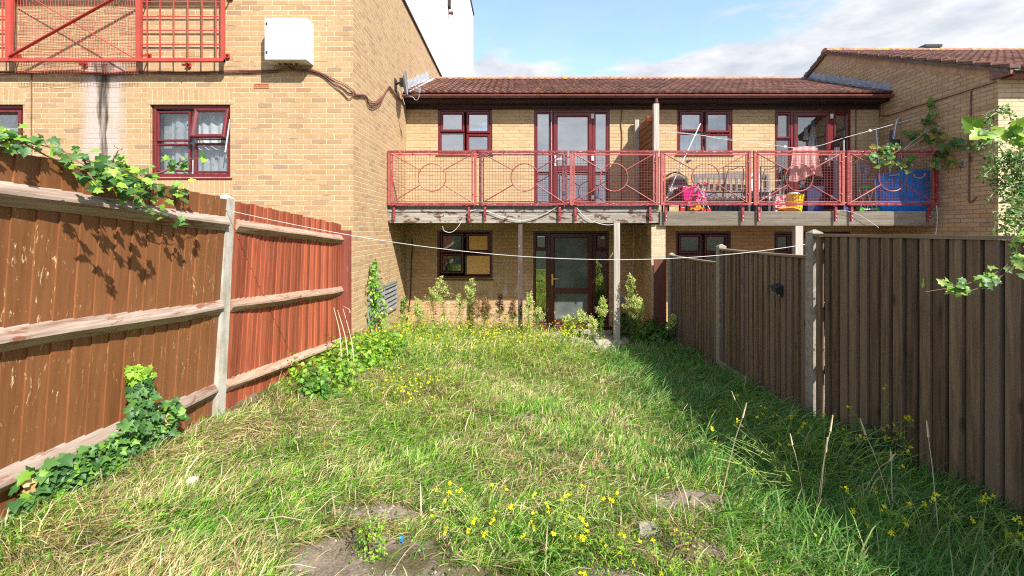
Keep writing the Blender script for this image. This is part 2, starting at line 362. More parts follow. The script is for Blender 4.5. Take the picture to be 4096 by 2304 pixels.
SHIRT = cloth('pale_shirt', (.62, .70, .80), (.5, .58, .7)); GREYCL = cloth('grey_cloth', (.42, .40, .44), (.30, .29, .33))
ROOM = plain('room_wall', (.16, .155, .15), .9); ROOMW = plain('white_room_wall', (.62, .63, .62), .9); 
def paint(name, c, chip, chipamt, white=None, rough=.45):
    s = M(name); p = s.pos(); nz = s.noise(p, 3.0, 4); col = s.mix(s.rng(nz, .3, .7), tuple(x * .82 for x in c), tuple(min(1, x * 1.12) for x in c))
    if chipamt:
        col = s.mix(s.rng(s.noise(s.map(p, (9, 30, 30)), 1.0, 8, .65), .62 - chipamt, .66 - chipamt), col, chip)
        if white: col = s.mix(s.rng(s.noise(s.map(p, (22, 50, 50), (3, 1, 2)), 1.0, 8, .65), .61, .64), col, white)
    s.bump(s.noise(p, 60.0, 4), .2, .002)
    return s.fin(col, rough, spec=.4)
P_SAL = paint('faded_red_paint', (.34, .095, .078), (.33, .02, .03), .06)
P_CHIP = paint('chipped_red_paint', (.25, .055, .055), (.24, .012, .025), .14, (.62, .45, .38))
P_DK = paint('dark_patched_paint', (.24, .05, .05), (.07, .025, .03), .14)
P_WIRE = paint('red_wire', (.17, .035, .034), (.1, .03, .03), .04)
P_TREL = paint('bright_red_paint', (.44, .065, .045), (.4, .02, .02), .0)
P_TRELD = paint('deep_red_paint', (.38, .035, .03), (.3, .02, .02), .0)
CONC = M('post_concrete'); _p = CONC.pos(); CONC.bump(CONC.noise(_p, 120.0, 4), .6, .004)
CONC = CONC.fin(CONC.mix(CONC.rng(CONC.noise(CONC.map(_p, (12, 12, 4)), 1.0, 8, .7), .42, .62), (.50, .47, .41), (.33, .29, .23)), .9, spec=.2)
CONCD = plain('weathered_concrete', (.27, .235, .19), .9, var=.3, scale=20, bump=.5)
WHITEP = plain('white_enamel', (.70, .71, .71), .35, var=.05, scale=5); WHITER = plain('white_render', (.68, .68, .67), .9, var=.04, scale=3)
BLACK = plain('black_plastic', (.02, .02, .022), .4); DGREY = plain('charcoal_plastic', (.055, .058, .062), .5); STEEL = plain('steel', (.50, .50, .51), .4, .5, .1)
GREYM = plain('grey_painted_metal', (.20, .22, .24), .45); LOUV = plain('louvre_grey', (.22, .22, .22), .5, var=.2)
LEAD = plain('lead_flashing', (.26, .28, .32), .5, .3, .35, 9, .5); LEADW = plain('pale_flashing', (.38, .40, .44), .6, .1, .3, 14, .4)
GUTT = plain('red_brown_gutter', (.185, .062, .052), .4, var=.25, scale=5); FASC = plain('dark_fascia', (.035, .016, .012), .7)
CABLE = plain('brown_cable', (.17, .060, .045), .5, var=.3); WCAB = plain('white_cable', (.50, .50, .47), .5); BRASS = plain('brass', (.75, .52, .16), .3, 1.0, .1)
PINK = plain('pink_plastic', (.75, .03, .22), .4, var=.1); YELL = plain('yellow_plastic', (.85, .55, .02), .4, var=.1); ORNG = plain('orange_plastic', (.85, .28, .03), .5, var=.25)
BLUE = plain('blue_plastic_cloth', (.015, .24, .80), .45, var=.2, scale=6); GREEN = plain('green_plastic', (.12, .45, .05), .4); REDP = plain('red_plastic', (.62, .03, .03), .4)
ROPE = plain('pale_rope', (.62, .50, .40), .8); BLUEP = plain('blue_rubber', (.04, .05, .35), .4); CARD = plain('carton', (.62, .58, .50), .8); TERRA = plain('terracotta', (.50, .14, .05), .8)
PAV = plain('paving_stone', (.40, .34, .27), .9, var=.25, scale=8, bump=.5)
# roof tiles
def tiles(name):
    s = M(name); p = s.pos(); t = s.tint()
    col = s.ramp(t.outputs['Fac'], [(0, (.085, .040, .030)), (.4, (.135, .062, .046)), (.75, (.185, .086, .062)), (1, (.12, .064, .053))])
    col = s.mix(s.rng(s.noise(p, 9.0, 6), .4, .75, 0, .6), col, (.10, .045, .038))
    col = s.mix(s.rng(s.noise(p, 24.0, 4, .6), .66, .70), col, (.42, .36, .30))
    col = s.mix(s.math('MULTIPLY', s.rng(s.noise(s.map(p, (1, 1, 1), (4, 4, 4)), 13.0, 4, .6), .64, .67), .9), col, (.46, .23, .03))
    s.bump(s.noise(p, 50.0, 5), .4, .006); return s.fin(col, .85, spec=.2)
TILE = tiles('clay_tile')
def ridge_mat():
    s = M('ridge_tile_clay'); p = s.pos()
    col = s.mix(s.rng(s.noise(p, 6.0, 6), .4, .65), (.27, .12, .08), (.38, .22, .16))
    col = s.mix(s.rng(s.noise(p, 5.0, 5, .7), .55, .60), col, (.50, .27, .03))
    col = s.mix(s.rng(s.noise(s.map(p, (1, 1, 1), (7, 2, 2)), 16.0, 4, .6), .64, .68), col, (.55, .52, .46))
    return s.fin(col, .9)
RIDGE = ridge_mat()
def leafmat(name, trans=.4, rough=.45, spec=.4):
    s = M(name); t = s.tint(); s.set(s.b.inputs['Base Color'], t.outputs['Color']); s.b.inputs['Roughness'].default_value = rough; s.b.inputs['Specular IOR Level'].default_value = spec
    tr = s.n('ShaderNodeBsdfTranslucent'); s.set(tr.inputs[0], s.mix(1.0, t.outputs['Color'], (1.5, 1.6, .7), 'MULTIPLY')); mx_ = s.n('ShaderNodeMixShader'); mx_.inputs[0].default_value = trans
    s.t.links.new(s.b.outputs[0], mx_.inputs[1]); s.t.links.new(tr.outputs[0], mx_.inputs[2]); s.t.links.new(mx_.outputs[0], s.out.inputs[0]); return s.m
LEAF = leafmat('leaf_green'); LEAFIVY = leafmat('ivy_leaf_green', .30, .45, .35); GRASSM = leafmat('grass_blade', .45, .5, .25); PETAL = leafmat('flower_petal', .4, .7, .1)
STEM = plain('plant_stem', (.12, .15, .035), .7, var=.3); STEMB = plain('woody_stem', (.17, .10, .06), .8, var=.3); STEMD = plain('dead_stem', (.55, .44, .28), .8, var=.25)
def soil():
    s = M('soil'); p = s.pos(); n1 = s.noise(p, 5.0, 8, .6); n2 = s.noise(p, 60.0, 5, .7)
    col = s.mix(s.rng(n1, .4, .6), (.17, .128, .10), (.28, .215, .17)); col = s.mix(s.rng(n2, .45, .7), col, (.36, .29, .23))
    sp = s.n('ShaderNodeSeparateXYZ'); s.set(sp.inputs[0], p)
    thatch = s.mix(s.rng(n2, .35, .65), (.06, .058, .025), (.16, .13, .065))
    col = s.mix(s.rng(s.noise(p, 1.7, 4), .46, .60), col, thatch)
    far = s.math('LESS_THAN', sp.outputs[1], 1.2); col = s.mix(far, col, s.mix(s.rng(n2, .3, .7), (.02, .035, .012), (.05, .06, .025)))
    s.bump(s.math('ADD', n1, s.math('MULTIPLY', n2, .4)), .9, .03); return s.fin(col, .95, spec=.1)
SOIL = soil()

# ------------------------------------------------------------------ ground
def build_ground():
    xs = np.concatenate([[-60, -20, -9, -5], np.arange(-3.2, 3.4, .05), [5, 9, 14, 20, 60]])
    ys = np.concatenate([[-60, -20, -9, -4, -1, 0, .8], np.arange(1.4, 9.9, .05), [10.5, 14, 30, 60]])
    X, Y = np.meshgrid(xs, ys, indexing='ij'); Z = ground(X, Y)
    Z = Z + .012 * np.sin(X * 41 + Y * 3) * np.sin(Y * 37 - X * 5) + .006 * np.sin(X * 97 + 1) * np.sin(Y * 83)
    vs = np.stack([X, Y, Z], -1).reshape(-1, 3); n, m = X.shape
    I = np.arange(n * m).reshape(n, m); fs = np.stack([I[:-1, :-1], I[1:, :-1], I[1:, 1:], I[:-1, 1:]], -1).reshape(-1, 4)
    me = bpy.data.meshes.new('ground'); me.from_pydata(vs.tolist(), [], fs.tolist()); me.materials.append(SOIL)
    me.polygons.foreach_set('use_smooth', [True] * len(me.polygons))
    o = bpy.data.objects.new('ground', me); COL.objects.link(o); tag(o, 'bare brown soil and thatch under the overgrown grass', kind='structure')
build_ground()
mb = MB()                                            # paving slabs leading to the door
for (x0, x1, y0, y1) in ((.35, 1.0, 8.75, 9.6), (.75, 1.4, 8.05, 8.72), (1.03, 1.62, 8.75, 9.6), (1.43, 2.05, 8.1, 8.70), (1.65, 2.35, 8.75, 9.5), (1.3, 1.9, 7.45, 8.02), (.2, .72, 8.1, 8.7)):
    z = gz((x0 + x1) / 2, (y0 + y1) / 2) + .035
    mb.box(x0, x1, y0, y1, z - .08, z + random.uniform(-.004, .006))
tag(mb.build('paving', PAV), 'grey paving slabs by the back door half lost in weeds', kind='structure')

# ------------------------------------------------------------------ building pieces
def wall_y(mb, y, x0, x1, z0, z1, holes, rev=.10, room=.9):
    xs = sorted({x0, x1, *[h[0] for h in holes], *[h[1] for h in holes]}); zs = sorted({z0, z1, *[h[2] for h in holes], *[h[3] for h in holes]})
    for i in range(len(xs) - 1):
        for j in range(len(zs) - 1):
            cx_, cz_ = (xs[i] + xs[i + 1]) / 2, (zs[j] + zs[j + 1]) / 2
            if any(h[0] < cx_ < h[1] and h[2] < cz_ < h[3] for h in holes): continue
            mb.add([(xs[i], y, zs[j]), (xs[i + 1], y, zs[j]), (xs[i + 1], y, zs[j + 1]), (xs[i], y, zs[j + 1])], [(0, 1, 2, 3)])
    for h in holes:
        a, b, c, d = h[:4]; wm = h[4] if len(h) > 4 else 1
        o = [(a, y, c), (b, y, c), (b, y, d), (a, y, d)]; p = [(q[0], y + rev, q[2]) for q in o]; r_ = [(q[0], y + rev + room, q[2]) for q in o]
        mb.add(o + p, [(k, k + 4, (k + 1) % 4 + 4, (k + 1) % 4) for k in range(4)])
        mb.add(p + r_, [(k, k + 4, (k + 1) % 4 + 4, (k + 1) % 4) for k in range(4)] + [(4, 5, 6, 7)], mi=wm)

def window(parent, x0, x1, z0, z1, y, cells, mat, gl, curtain=None, name='window', outer=.055, sill=True, label=None, tilt=None):
    """cells: (x0,x1,z0,z1,kind) fractions; kind 's' sash frame, 'f' fixed, 'b' fixed with bar"""
    mb = MB(); W, H = x1 - x0, z1 - z0
    mb.ring(x0, x1, z0, z1, outer, y - .005, y + .07, .005)
    pane = MB(); tilted = None
    for (a, b, c, d, k) in cells:
        ax, bx_, cz, dz = x0 + W * a, x0 + W * b, z0 + H * c, z0 + H * d
        g = .004
        if k == 's': mb.ring(ax + g, bx_ - g, cz + g, dz - g, .058, y - .022, y + .05, .012); i = .052
        elif k == 't': tilted = (ax + g, bx_ - g, cz + g, dz - g); mb.ring(ax + g, bx_ - g, cz + g, dz - g, .02, y + .02, y + .05, .002); continue
        else: mb.ring(ax, bx_, cz, dz, .032, y + .002, y + .05, .006); i = .028
        pane.box(ax + i, bx_ - i, y + .022, y + .030, cz + i, dz - i)
    o = mb.build(name, mat, parent)
    if label: o['label'] = label
    if tilted:
        ax, bx_, cz, dz = tilted; t = MB(); t.ring(ax, bx_, cz, dz, .058, 0, .05, .012); g_ = MB(); g_.box(ax + .052, bx_ - .052, .02, .028, cz + .052, dz - .052)
        for q, nm, m_ in ((t, 'opening_sash', mat), (g_, 'sash_pane', gl)):
            ca, sa = math.cos(R(tilt)), math.sin(R(tilt))
            q.v = [(v[0], y - .03 + (v[1]) * ca - (dz - v[2]) * sa, dz - (dz - v[2]) * ca - v[1] * sa) for v in q.v]
            q.build(nm, m_, o)
    pane.build('pane', gl, o)
    if curtain: curtain(o)
    if sill:
        s = MB(); s.hexa([(x0 - .03, y - .06, z0 - .035), (x1 + .03, y - .06, z0 - .035), (x1 + .03, y + .03, z0 - .035), (x0 - .03, y + .03, z0 - .035),
                          (x0 - .03, y - .06, z0 - .015), (x1 + .03, y - .06, z0 - .015), (x1 + .03, y + .03, z0 - .002), (x0 - .03, y + .03, z0 - .002)]); s.build('sill', mat, o)
    return o
def curtain_fn(x0, x1, z0, z1, y, waves=9, amp=.018, mat=CURT, swag=False):
    def f(o):
        mb = MB(); n = waves * 8; vs = []
        for i in range(n + 1):
            t = i / n; x = lerp(x0, x1, t)
            for j in range(9):
                q = j / 8; z = lerp(z0, z1, q)
                if swag: z = z0 + (z1 - z0) * q - swag * math.sin(math.pi * t) * (1 - q) * -1
                yy = y + amp * math.sin(t * waves * 6.283 + .6 * math.sin(q * 3 + t * 9)) * (1 - .4 * q)
                vs.append((x, yy, z))
        mb.add(vs, [(i * 9 + j, (i + 1) * 9 + j, (i + 1) * 9 + j + 1, i * 9 + j + 1) for i in range(n) for j in range(8)])
        mb.build('curtain', mat, o, smooth=True)
    return f
def bx(u, d): return (u - U0) / F * d
def zv(v, d): return EYE + (V0 - v) / F * d

# ------------------------------------------------------------------ tall brick building, left
YT = 6.64; XL = -2.405; ZT = 7.0
T = thing('brick_building', 'tall yellow brick block on the left with white curtained window and a long side wall', 'building', (-6, 9, 0))
s_ = lambda u: bx(u, YT)
hA = (s_(600), s_(921), zv(708, YT), zv(418, YT), 1); hB = (s_(-235), s_(92), zv(708, YT), zv(418, YT), 1)
mb = MB(); wall_y(mb, YT, -12, XL, -.5, ZT, [hA, hB], .11, .9)
y0, y1 = YT, 17.0                                     # side wall facing +x
mb.add([(XL, y0, -.5), (XL, y1, -.5), (XL, y1, ZT), (XL, y0, ZT)], [(0, 1, 2, 3)])
mb.add([(-12, y0, ZT), (XL, y0, ZT), (XL, y1, ZT), (-12, y1, ZT)], [(0, 1, 2, 3)], mi=1)
mb.add([(-12, y0, -.5), (-12, y1, -.5), (-12, y1, ZT), (-12, y0, ZT)], [(0, 1, 2, 3)]); mb.add([(-12, y1, -.5), (XL, y1, -.5), (XL, y1, ZT), (-12, y1, ZT)], [(0, 1, 2, 3)])
mb.build('wall', [B_TALL, ROOM], T, fix=False)
mb = MB(); mb.box(XL - .25, XL + .035, YT - .02, y1, ZT, ZT + .05); mb.box(-12, XL - .25, YT - .04, YT + .2, ZT, ZT + .05); mb.build('coping', FASC, T)
for (a, b, c, d, _) in (hA, hB):
    for (za, zb) in ((d, d + .228), (c - .27, c - .042)): mb = MB(); mb.box(a - .035, b + .035, YT - .003, YT + .02, za, zb); mb.build('soldier_course', B_TS, T)
def leafy_curtain(x0, x1, z0, z1, y):
    base = curtain_fn(x0, x1, z0, z1, y, 7, .022)
    def f(o):
        base(o); mb = MB()
        for i in range(26):
            cx_ = random.uniform(x0 + .05, x1 - .05); cz = random.uniform(z0 + .05, z1 - .1); yy = y - .028
            pts = [(cx_ + .018 * math.sin(t * math.pi) * (1.1 if t < .5 else .8), yy, cz + .09 * t) for t in (0, .25, .5, .75, 1)] + [(cx_ - .014 * math.sin(t * math.pi), yy, cz + .09 * t) for t in (.75, .5, .25)]
            mb.add(pts, [tuple(range(8))])
        mb.build('curtain_pattern', WHITEP, o)
        mb = MB(); mb.box(x0 - .14, x0 + .03, y + .04, y + .05, z0, z1); mb.build('blind', ROOMW, o)
    return f
a, b, c, d, _ = hA; wx = .40
window(T, a, b, c, d, YT + .045, [(.05, .47, .08, .47, 'f'), (.05, .47, .50, .92, 'f'), (.53, .97, .52, .96, 't'), (.52, .96, .06, .48, 'f')], UPVC, G_TALL,
       leafy_curtain(a + .20, b - .06, c + .03, d - .05, YT + .15), tilt=13, label='window with its small upper right pane tilted open')
mb = MB(); mb.bar((b - .06, YT - .02, zv(610, YT)), (b - .03, YT + .06, zv(455, YT)), .008, .02); mb.build('window_stay', WHITEP, T)
a, b, c, d, _ = hB
window(T, a, b, c, d, YT + .045, [(.05, .48, .08, .92, 'f'), (.52, .95, .06, .50, 'f'), (.52, .95, .52, .94, 's')], UPVC, G_TALL, leafy_curtain(a + .1, b - .06, c + .03, c + .75, YT + .15))
# air brick
mb = MB(); x0, x1, z0, z1 = s_(1016), s_(1076), zv(353, YT), zv(335, YT)
mb.ring(x0, x1, z0, z1, .010, YT - .007, YT + .02, .001)
for i in range(12): xx = lerp(x0, x1, (i + .5) / 12); mb.box(xx - .004, xx + .004, YT - .004, YT + .01, z0 + .006, z1 - .006)
mb.box(x0, x1, YT - .004, YT + .01, (z0 + z1) / 2 - .004, (z0 + z1) / 2 + .004); mb.build('air_brick', TERRA, T)
# louvred vent on the side wall
lz0, lz1, ly0, ly1 = .67, 1.21, 7.28, 8.97
mb = MB(); 
for q in ((ly0, ly1, lz1 - .035, lz1), (ly0, ly1, lz0, lz0 + .035)): mb.box(XL, XL + .035, q[0], q[1], q[2], q[3])
for yy in (ly0, (ly0 + ly1) / 2 - .012, ly1 - .03): mb.box(XL + .001, XL + .034, yy, yy + .03, lz0 + .035, lz1 - .035)
for i in range(6):
    zz_ = lerp(lz0 + .05, lz1 - .06, i / 5); mb.hexa([(XL + .03, ly0 + .03, zz_ - .02), (XL + .036, ly0 + .03, zz_ - .015), (XL + .036, ly1 - .03, zz_ - .015), (XL + .03, ly1 - .03, zz_ - .02),
        (XL + .003, ly0 + .03, zz_ + .03), (XL + .009, ly0 + .03, zz_ + .035), (XL + .009, ly1 - .03, zz_ + .035), (XL + .003, ly1 - .03, zz_ + .03)])
v_ = mb.build('louvre_vent', LOUV, T); mb = MB(); mb.box(XL + .0005, XL + .002, ly0, ly1, lz0, lz1); mb.build('vent_backing', BLACK, v_)

# white block behind
Wb = thing('white_building', 'tall white rendered block rising behind the brick side wall', 'building', (-8, 19, 0))
xr = bx(1789.5, 17.1)
mb = MB(); mb.box(-16, xr, 17.1, 27, -.5, 15); mb.build('wall', WHITER, Wb)
mb = MB(); mb.box(-16, xr + .05, 17.05, 27.1, 15, 15.15); mb.build('roof', FASC, Wb)
mb = MB(); z_ = zv(42, 17.1); mb.tube([(xr + .02, 17.3, z_), (xr + .17, 17.3, z_)], .055, 10); mb.tube([(xr + .12, 17.3, z_), (xr + .19, 17.3, z_)], .068, 10)
mb.build('overflow_pipe', GUTT, Wb)
mb = MB(); mb.box(xr + .005, xr + .09, 17.12, 17.4, zv(22, 17.1), zv(-60, 17.1)); mb.build('roof_edge', FASC, Wb)

# ------------------------------------------------------------------ middle house
YH = 9.81; XR = 7.795
H = thing('terraced_house', 'two storey yellow brick house with brown tiled roof and mahogany windows', 'house', (2.7, 9.81, 0))
h_ = lambda u: bx(u, YH); hz = lambda v: zv(v, YH)
W_A = (h_(1751), h_(1969), hz(616), hz(436), 1); D_A = (h_(2136), h_(2439), hz(828), hz(438), 1)
W_C = (h_(2707), h_(2930), hz(616), hz(436), 2); D_D = (h_(3099), h_(3404), hz(828), hz(438), 1)
W_L = (h_(1749), h_(1970), hz(1114), hz(921), 1); D_L = (h_(2133), h_(2436), hz(1304), hz(923.5), 1)
W_R = (h_(2703), h_(2924), hz(1114), hz(925), 1); D_R = (h_(3097), h_(3403), hz(1304), hz(926), 1)
mb = MB(); wall_y(mb, YH, XL, XR, -.5, 5.05, [W_A, D_A, W_C, D_D, W_L, D_L, W_R, D_R], .09, 1.1)
XP0, XP1, YP = 2.496, 2.755, 8.49
mb.build('wall', [B_HOUSE, ROOM, ROOMW], H, fix=False)
mb = MB(); mb.add([(XP0, YP, -.3), (XP1, YP, -.3), (XP1, YH, -.3), (XP0, YH, -.3), (XP0, YP, 2.30), (XP1, YP, 2.30), (XP1, YH, 2.30), (XP0, YH, 2.30)], [(0, 1, 5, 4), (1, 2, 6, 5), (3, 0, 4, 7), (4, 5, 6, 7)])
mb.build('party_wall', B_HOUSE, H, fix=False)
mb = MB(); mb.box(XP0 - .002, XP1 + .002, YP - .004, YP + .003, -.3, 2.30); mb.build('pier_face', B_PIER, H)
for (a, b, c, d, _) in (W_L, D_L, W_R, D_R):
    mb = MB(); mb.box(a - .03, b + .03, YH - .003, YH + .02, d + .001, d + .226); mb.build('soldier_course', B_HS, H)
    if c > .8: mb = MB(); mb.box(a - .03, b + .03, YH - .003, YH + .02, c - .265, c - .04); mb.build('soldier_course', B_HS, H)
Y2 = YH + .03
def boxes_in_window(o):
    curtain_fn(W_C[0] + .05, W_C[0] + .62, W_C[2] + .1, W_C[3] - .05, Y2 + .14, 5, .02)(o)
    mb = MB(); 
    for (u0, u1, v0, v1, m_) in ((2843, 2862, 571, 612, 0), (2864, 2873, 576, 612, 0), (2877, 2915, 573, 612, 0), (2748, 2770, 577, 612, 0), (2775, 2815, 585, 612, 0)):
        mb.box(bx(u0, YH + .22), bx(u1, YH + .22), YH + .20, YH + .34, zv(v1, YH + .2), zv(v0, YH + .2))
    mb.build('carton', CARD, o)
    curtain_fn(W_C[0] + .66, W_C[1] - .1, W_C[2] + .32, W_C[2] + .55, Y2 + .16, 3, .02, swag=.18)(o)
quad = [(.05, .48, .52, .95, 's'), (.52, .95, .50, .95, 's')]
window(H, *W_A[:4], Y2, [(.04, .49, .04, .48, 'f'), (.04, .49, .49, .95, 's'), (.52, .96, .04, .45, 's'), (.52, .96, .46, .95, 's')], UPVC, G_UP, curtain_fn(W_A[0] + .08, W_A[0] + .52, W_A[2] + .3, W_A[3] - .5, Y2 + .3, 4, .02))
window(H, *W_C[:4], Y2, [(.05, .48, .04, .47, 'f'), (.05, .48, .49, .95, 's'), (.52, .96, .04, .45, 'f'), (.52, .96, .47, .95, 's')], UPVC, glass('bright_glass', .30, (.8, .85, .9)), boxes_in_window)
def osb(o):
    mb = MB(); W, Hh = W_L[1] - W_L[0], W_L[3] - W_L[2]
    for (a, b, c, d) in ((.53, .945, .09, .465), (.56, .92, .57, .88)):
        mb.box(W_L[0] + W * a, W_L[0] + W * b, Y2 + .010, Y2 + .019, W_L[2] + Hh * c, W_L[2] + Hh * d)
    mb.build('chipboard_panel', W_OSB, o)
    mb = MB(); mb.bar((W_L[0] + .12, Y2 + .2, W_L[2] + .2), (W_L[0] + .55, Y2 + .25, W_L[2] + .55), .05, .03); mb.bar((W_L[0] + .10, Y2 + .3, W_L[2] + .62), (W_L[0] + .6, Y2 + .3, W_L[2] + .92), .06, .03); mb.bar((W_L[0] + .36, Y2 + .3, W_L[2] + .1), (W_L[0] + .33, Y2 + .3, W_L[3] - .1), .03, .03)
    mb.build('timber_offcut', W_POST, o)
window(H, *W_L[:4], Y2, [(.05, .48, .10, .52, 's'), (.05, .48, .53, .94, 's'), (.50, .97, .06, .50, 'f'), (.52, .96, .53, .94, 's')], UPVCD, glass('dark_lower_glass', .12, (.7, .72, .7)), osb, label='ground floor window with chipboard behind its right panes')
window(H, *W_R[:4], Y2, [(.05, .48, .10, .52, 's'), (.05, .48, .53, .94, 's'), (.52, .95, .10, .52, 's'), (.52, .95, .53, .94, 's')], UPVCD, G_LOW, curtain_fn(W_R[0] + .1, W_R[1] - .1, W_R[2] + .05, W_R[3] - .1, Y2 + .12, 12, .02, GREYCL))
def door(hole, mat, gl, dx0, dx1, side, rail, handle, hm, open_=None, gl2=None, thr=True):
    """french door: side lights left and right of one leaf; dx0..dx1 leaf in fractions"""
    a, b, c, d = hole[:4]; W, Hh = b - a, d - c
    mb = MB(); mb.ring(a, b, c, d, .06, Y2 - .005, Y2 + .07, .005)
    for q in (dx0, dx1): mb.box(a + W * q - .025, a + W * q + .025, Y2 - .01, Y2 + .06, c + .05, d - .05)
    pane = MB()
    for (x0f, x1f, zf, k) in side:
        x0_, x1_ = a + W * x0f, a + W * x1f
        segs = [(c + .06, d - .06, 'f')] if not zf else [(c + .06, c + Hh * zf, 'f'), (c + Hh * zf, d - .06, 's')]
        for (za, zb, kk) in segs:
            if kk == 's': mb.ring(x0_ + .002, x1_ - .002, za, zb, .055, Y2 - .024, Y2 + .05, .012); i = .05
            else: mb.ring(x0_, x1_, za, zb, .03, Y2 + .001, Y2 + .05, .006); i = .026
            pane.box(x0_ + i, x1_ - i, Y2 + .022, Y2 + .03, za + i, zb - i)
    fr = mb.build('door_frame', mat, H); pane.build('pane', gl, fr)
    mb = MB(); mb.box(a - .05, b + .05, Y2 - .11, Y2 + .02, c - .045, c - .001)
    if thr: mb.build('threshold', mat, fr)
    x0_, x1_ = a + W * dx0 + .03, a + W * dx1 - .03
    mb = MB(); mb.ring(x0_, x1_, c + .05, d - .055, .10, Y2 - .03, Y2 + .045, .012); zr = c + Hh * rail; mb.box(x0_ + .09, x1_ - .09, Y2 - .026, Y2 + .04, zr - .055, zr + .055)
    leaf = mb.build('door', mat, H)
    for (za, zb) in ((zr + .05, d - .14), (c + .14, zr - .05)): pane = MB(); pane.box(x0_ + .09, x1_ - .09, Y2 + .01, Y2 + .02, za, zb); pane.build('door_pane', gl2 or gl, leaf)
    if handle:
        hx = x0_ + .045 if handle > 0 else x1_ - .045
        mb = MB(); zc = c + 1.0; mb.box(hx - .016, hx + .016, Y2 - .045, Y2 - .029, zc - .12, zc + .12); mb.tube([(hx, Y2 - .04, zc + .02), (hx, Y2 - .09, zc + .02), (hx + .13 * handle, Y2 - .095, zc + .02)], .011, 8); mb.build('handle', hm, leaf)
    hx = x1_ - .005 if handle >= 0 else x0_ + .005
    if hm is not BRASS:
        mb = MB()
        for q in (.93, .5, .1): mb = MB(); mb.box(x1_ - .03, x1_ + .03, Y2 - .052, Y2 - .028, c + Hh * q - .05, c + Hh * q + .05); mb.build('hinge', WHITEP, leaf)
    return leaf
door(D_A, UPVC, G_UP, .235, .79, [(.03, .215, 0, 0), (.80, .97, 0, 0)], .40, 1, WHITEP)
def hang(o): pass
door(D_D, UPVC, glass('door_glass', .20, (.85, .88, .9)), .235, .76, [(.02, .215, .70, 0), (.78, .98, .70, 0)], .40, -1, WHITEP)
door(D_L, UPVCD, glass('side_light_glass', .30, (.6, .62, .6)), .205, .80, [(.02, .19, .80, 0), (.81, .98, .80, 0)], .37, 1, BRASS, gl2=G_FROST)
door(D_R, UPVCD, G_LOW, .235, .76, [(.02, .215, .78, 0), (.78, .98, .78, 0)], .40, 0, BRASS)
# eaves, soffit, roof
YE, ZE = 9.46, 5.05; YRG, ZRG = 12.34, 6.29; SL = (ZRG - ZE) / (YRG - YE)
mb = MB(); mb.box(XL + .002, XR - .002, 9.53, 9.552, 4.90, 5.06); mb.box(XL + .002, XR - .002, 9.552, YH - .002, 4.90, 4.915); mb.box(XL + .002, XR - .002, 9.78, 9.808, 4.80, 4.899); mb.build('fascia', FASC, H)
def tile_roof(x0, x1, y0, z0, y1, z1, parent, per=.153, gauge=.30, amp=.032, name='roof'):
    L = math.hypot(y1 - y0, z1 - z0); rows = max(2, round(L / gauge)); nx = int((x1 - x0) / per * 8); dy, dz = (y1 - y0) / L, (z1 - z0) / L; ny, nz_ = -dz * (1 if y1 > y0 else -1), abs(dy)
    ph = [0, .55, .85, 1, .85, .55, .12, 0.0]
    vs = []; fs = []; cs = []
    X = np.linspace(x0, x1, nx + 1); prof = np.array([ph[i % 8] for i in range(nx + 1)]) * amp
    rid = 0
    for r in range(rows):
        a, b = L * r / rows, L * (r + 1) / rows + .02
        rt = RNG.random(nx // 8 + 2)
        base = len(vs)
        for (s, lift) in ((a, -.002), (a, .022), (b, .0)):
            for i in range(nx + 1):
                off = prof[i] * (1 if lift != -.002 else .25) + lift + .003 * math.sin(i // 8 * 12.9 + r * 7)
                sj = s + .004 * math.sin(i // 8 * 5.1 + r * 3)
                vs.append((X[i], y0 + dy * sj + ny * off, z0 + dz * sj + nz_ * off)); cs.append(rt[i // 8])
        for k in range(2):
            for i in range(nx):
                p = base + k * (nx + 1) + i; fs.append((p, p + 1, p + nx + 2, p + nx + 1))
    mb = MB(); mb.v = vs; mb.f = fs; mb.c = cs; mb.m = [0] * len(fs)
    o = mb.build(name, TILE, parent, fix=False); return o
rf = tile_roof(XL + .02, XR - .02, YE, ZE, YRG, ZRG, H)
mb = MB(); mb.add([(XL, YRG, ZRG), (XR, YRG, ZRG), (XR, YRG + 3, ZRG - 1.3), (XL, YRG + 3, ZRG - 1.3)], [(0, 1, 2, 3)]); mb.add([(XL + .02, YE + .04, ZE - .01), (XR - .02, YE + .04, ZE - .01), (XR - .02, YRG, ZRG - .03), (XL + .02, YRG, ZRG - .03)], [(0, 1, 2, 3)]); mb.build('rear_slope', TILE, rf)
mb = MB(); n = 23
for i in range(n):
    xa, xb = lerp(XL + .06, XR - .05, i / n), lerp(XL + .06, XR - .05, (i + 1) / n); r = .105 + random.uniform(-.006, .006)
    prof = [(YRG + r * 1.15 * math.cos(t), ZRG - .02 + r * .85 * math.sin(t)) for t in [math.pi * k / 8 for k in range(9)]]
    mb.prism(prof, 'x', xa + .004, xb - .004)
mb.build('ridge_tile', RIDGE, rf)
def gutter(x0, x1, y, z, r, parent, mat, joints):
    mb = MB(); prof = [(-r * math.cos(t), -r * math.sin(t)) for t in [math.pi * k / 10 for k in range(11)]]; prof2 = [(p[0] * .92, p[1] * .92) for p in prof[::-1]]
    mb.prism([(y + p[0], z + p[1]) for p in prof + prof2], 'x', x0, x1)
    for xx, ww in joints:
        pr = [(y + p[0] * 1.09, z + p[1] * 1.09 + .002) for p in prof] + [(y + p[0] * .9, z + p[1] * .9 + .002) for p in prof[::-1]]
        mb.prism(pr, 'x', xx - ww / 2, xx + ww / 2)
    return mb.build('gutter', mat, parent)
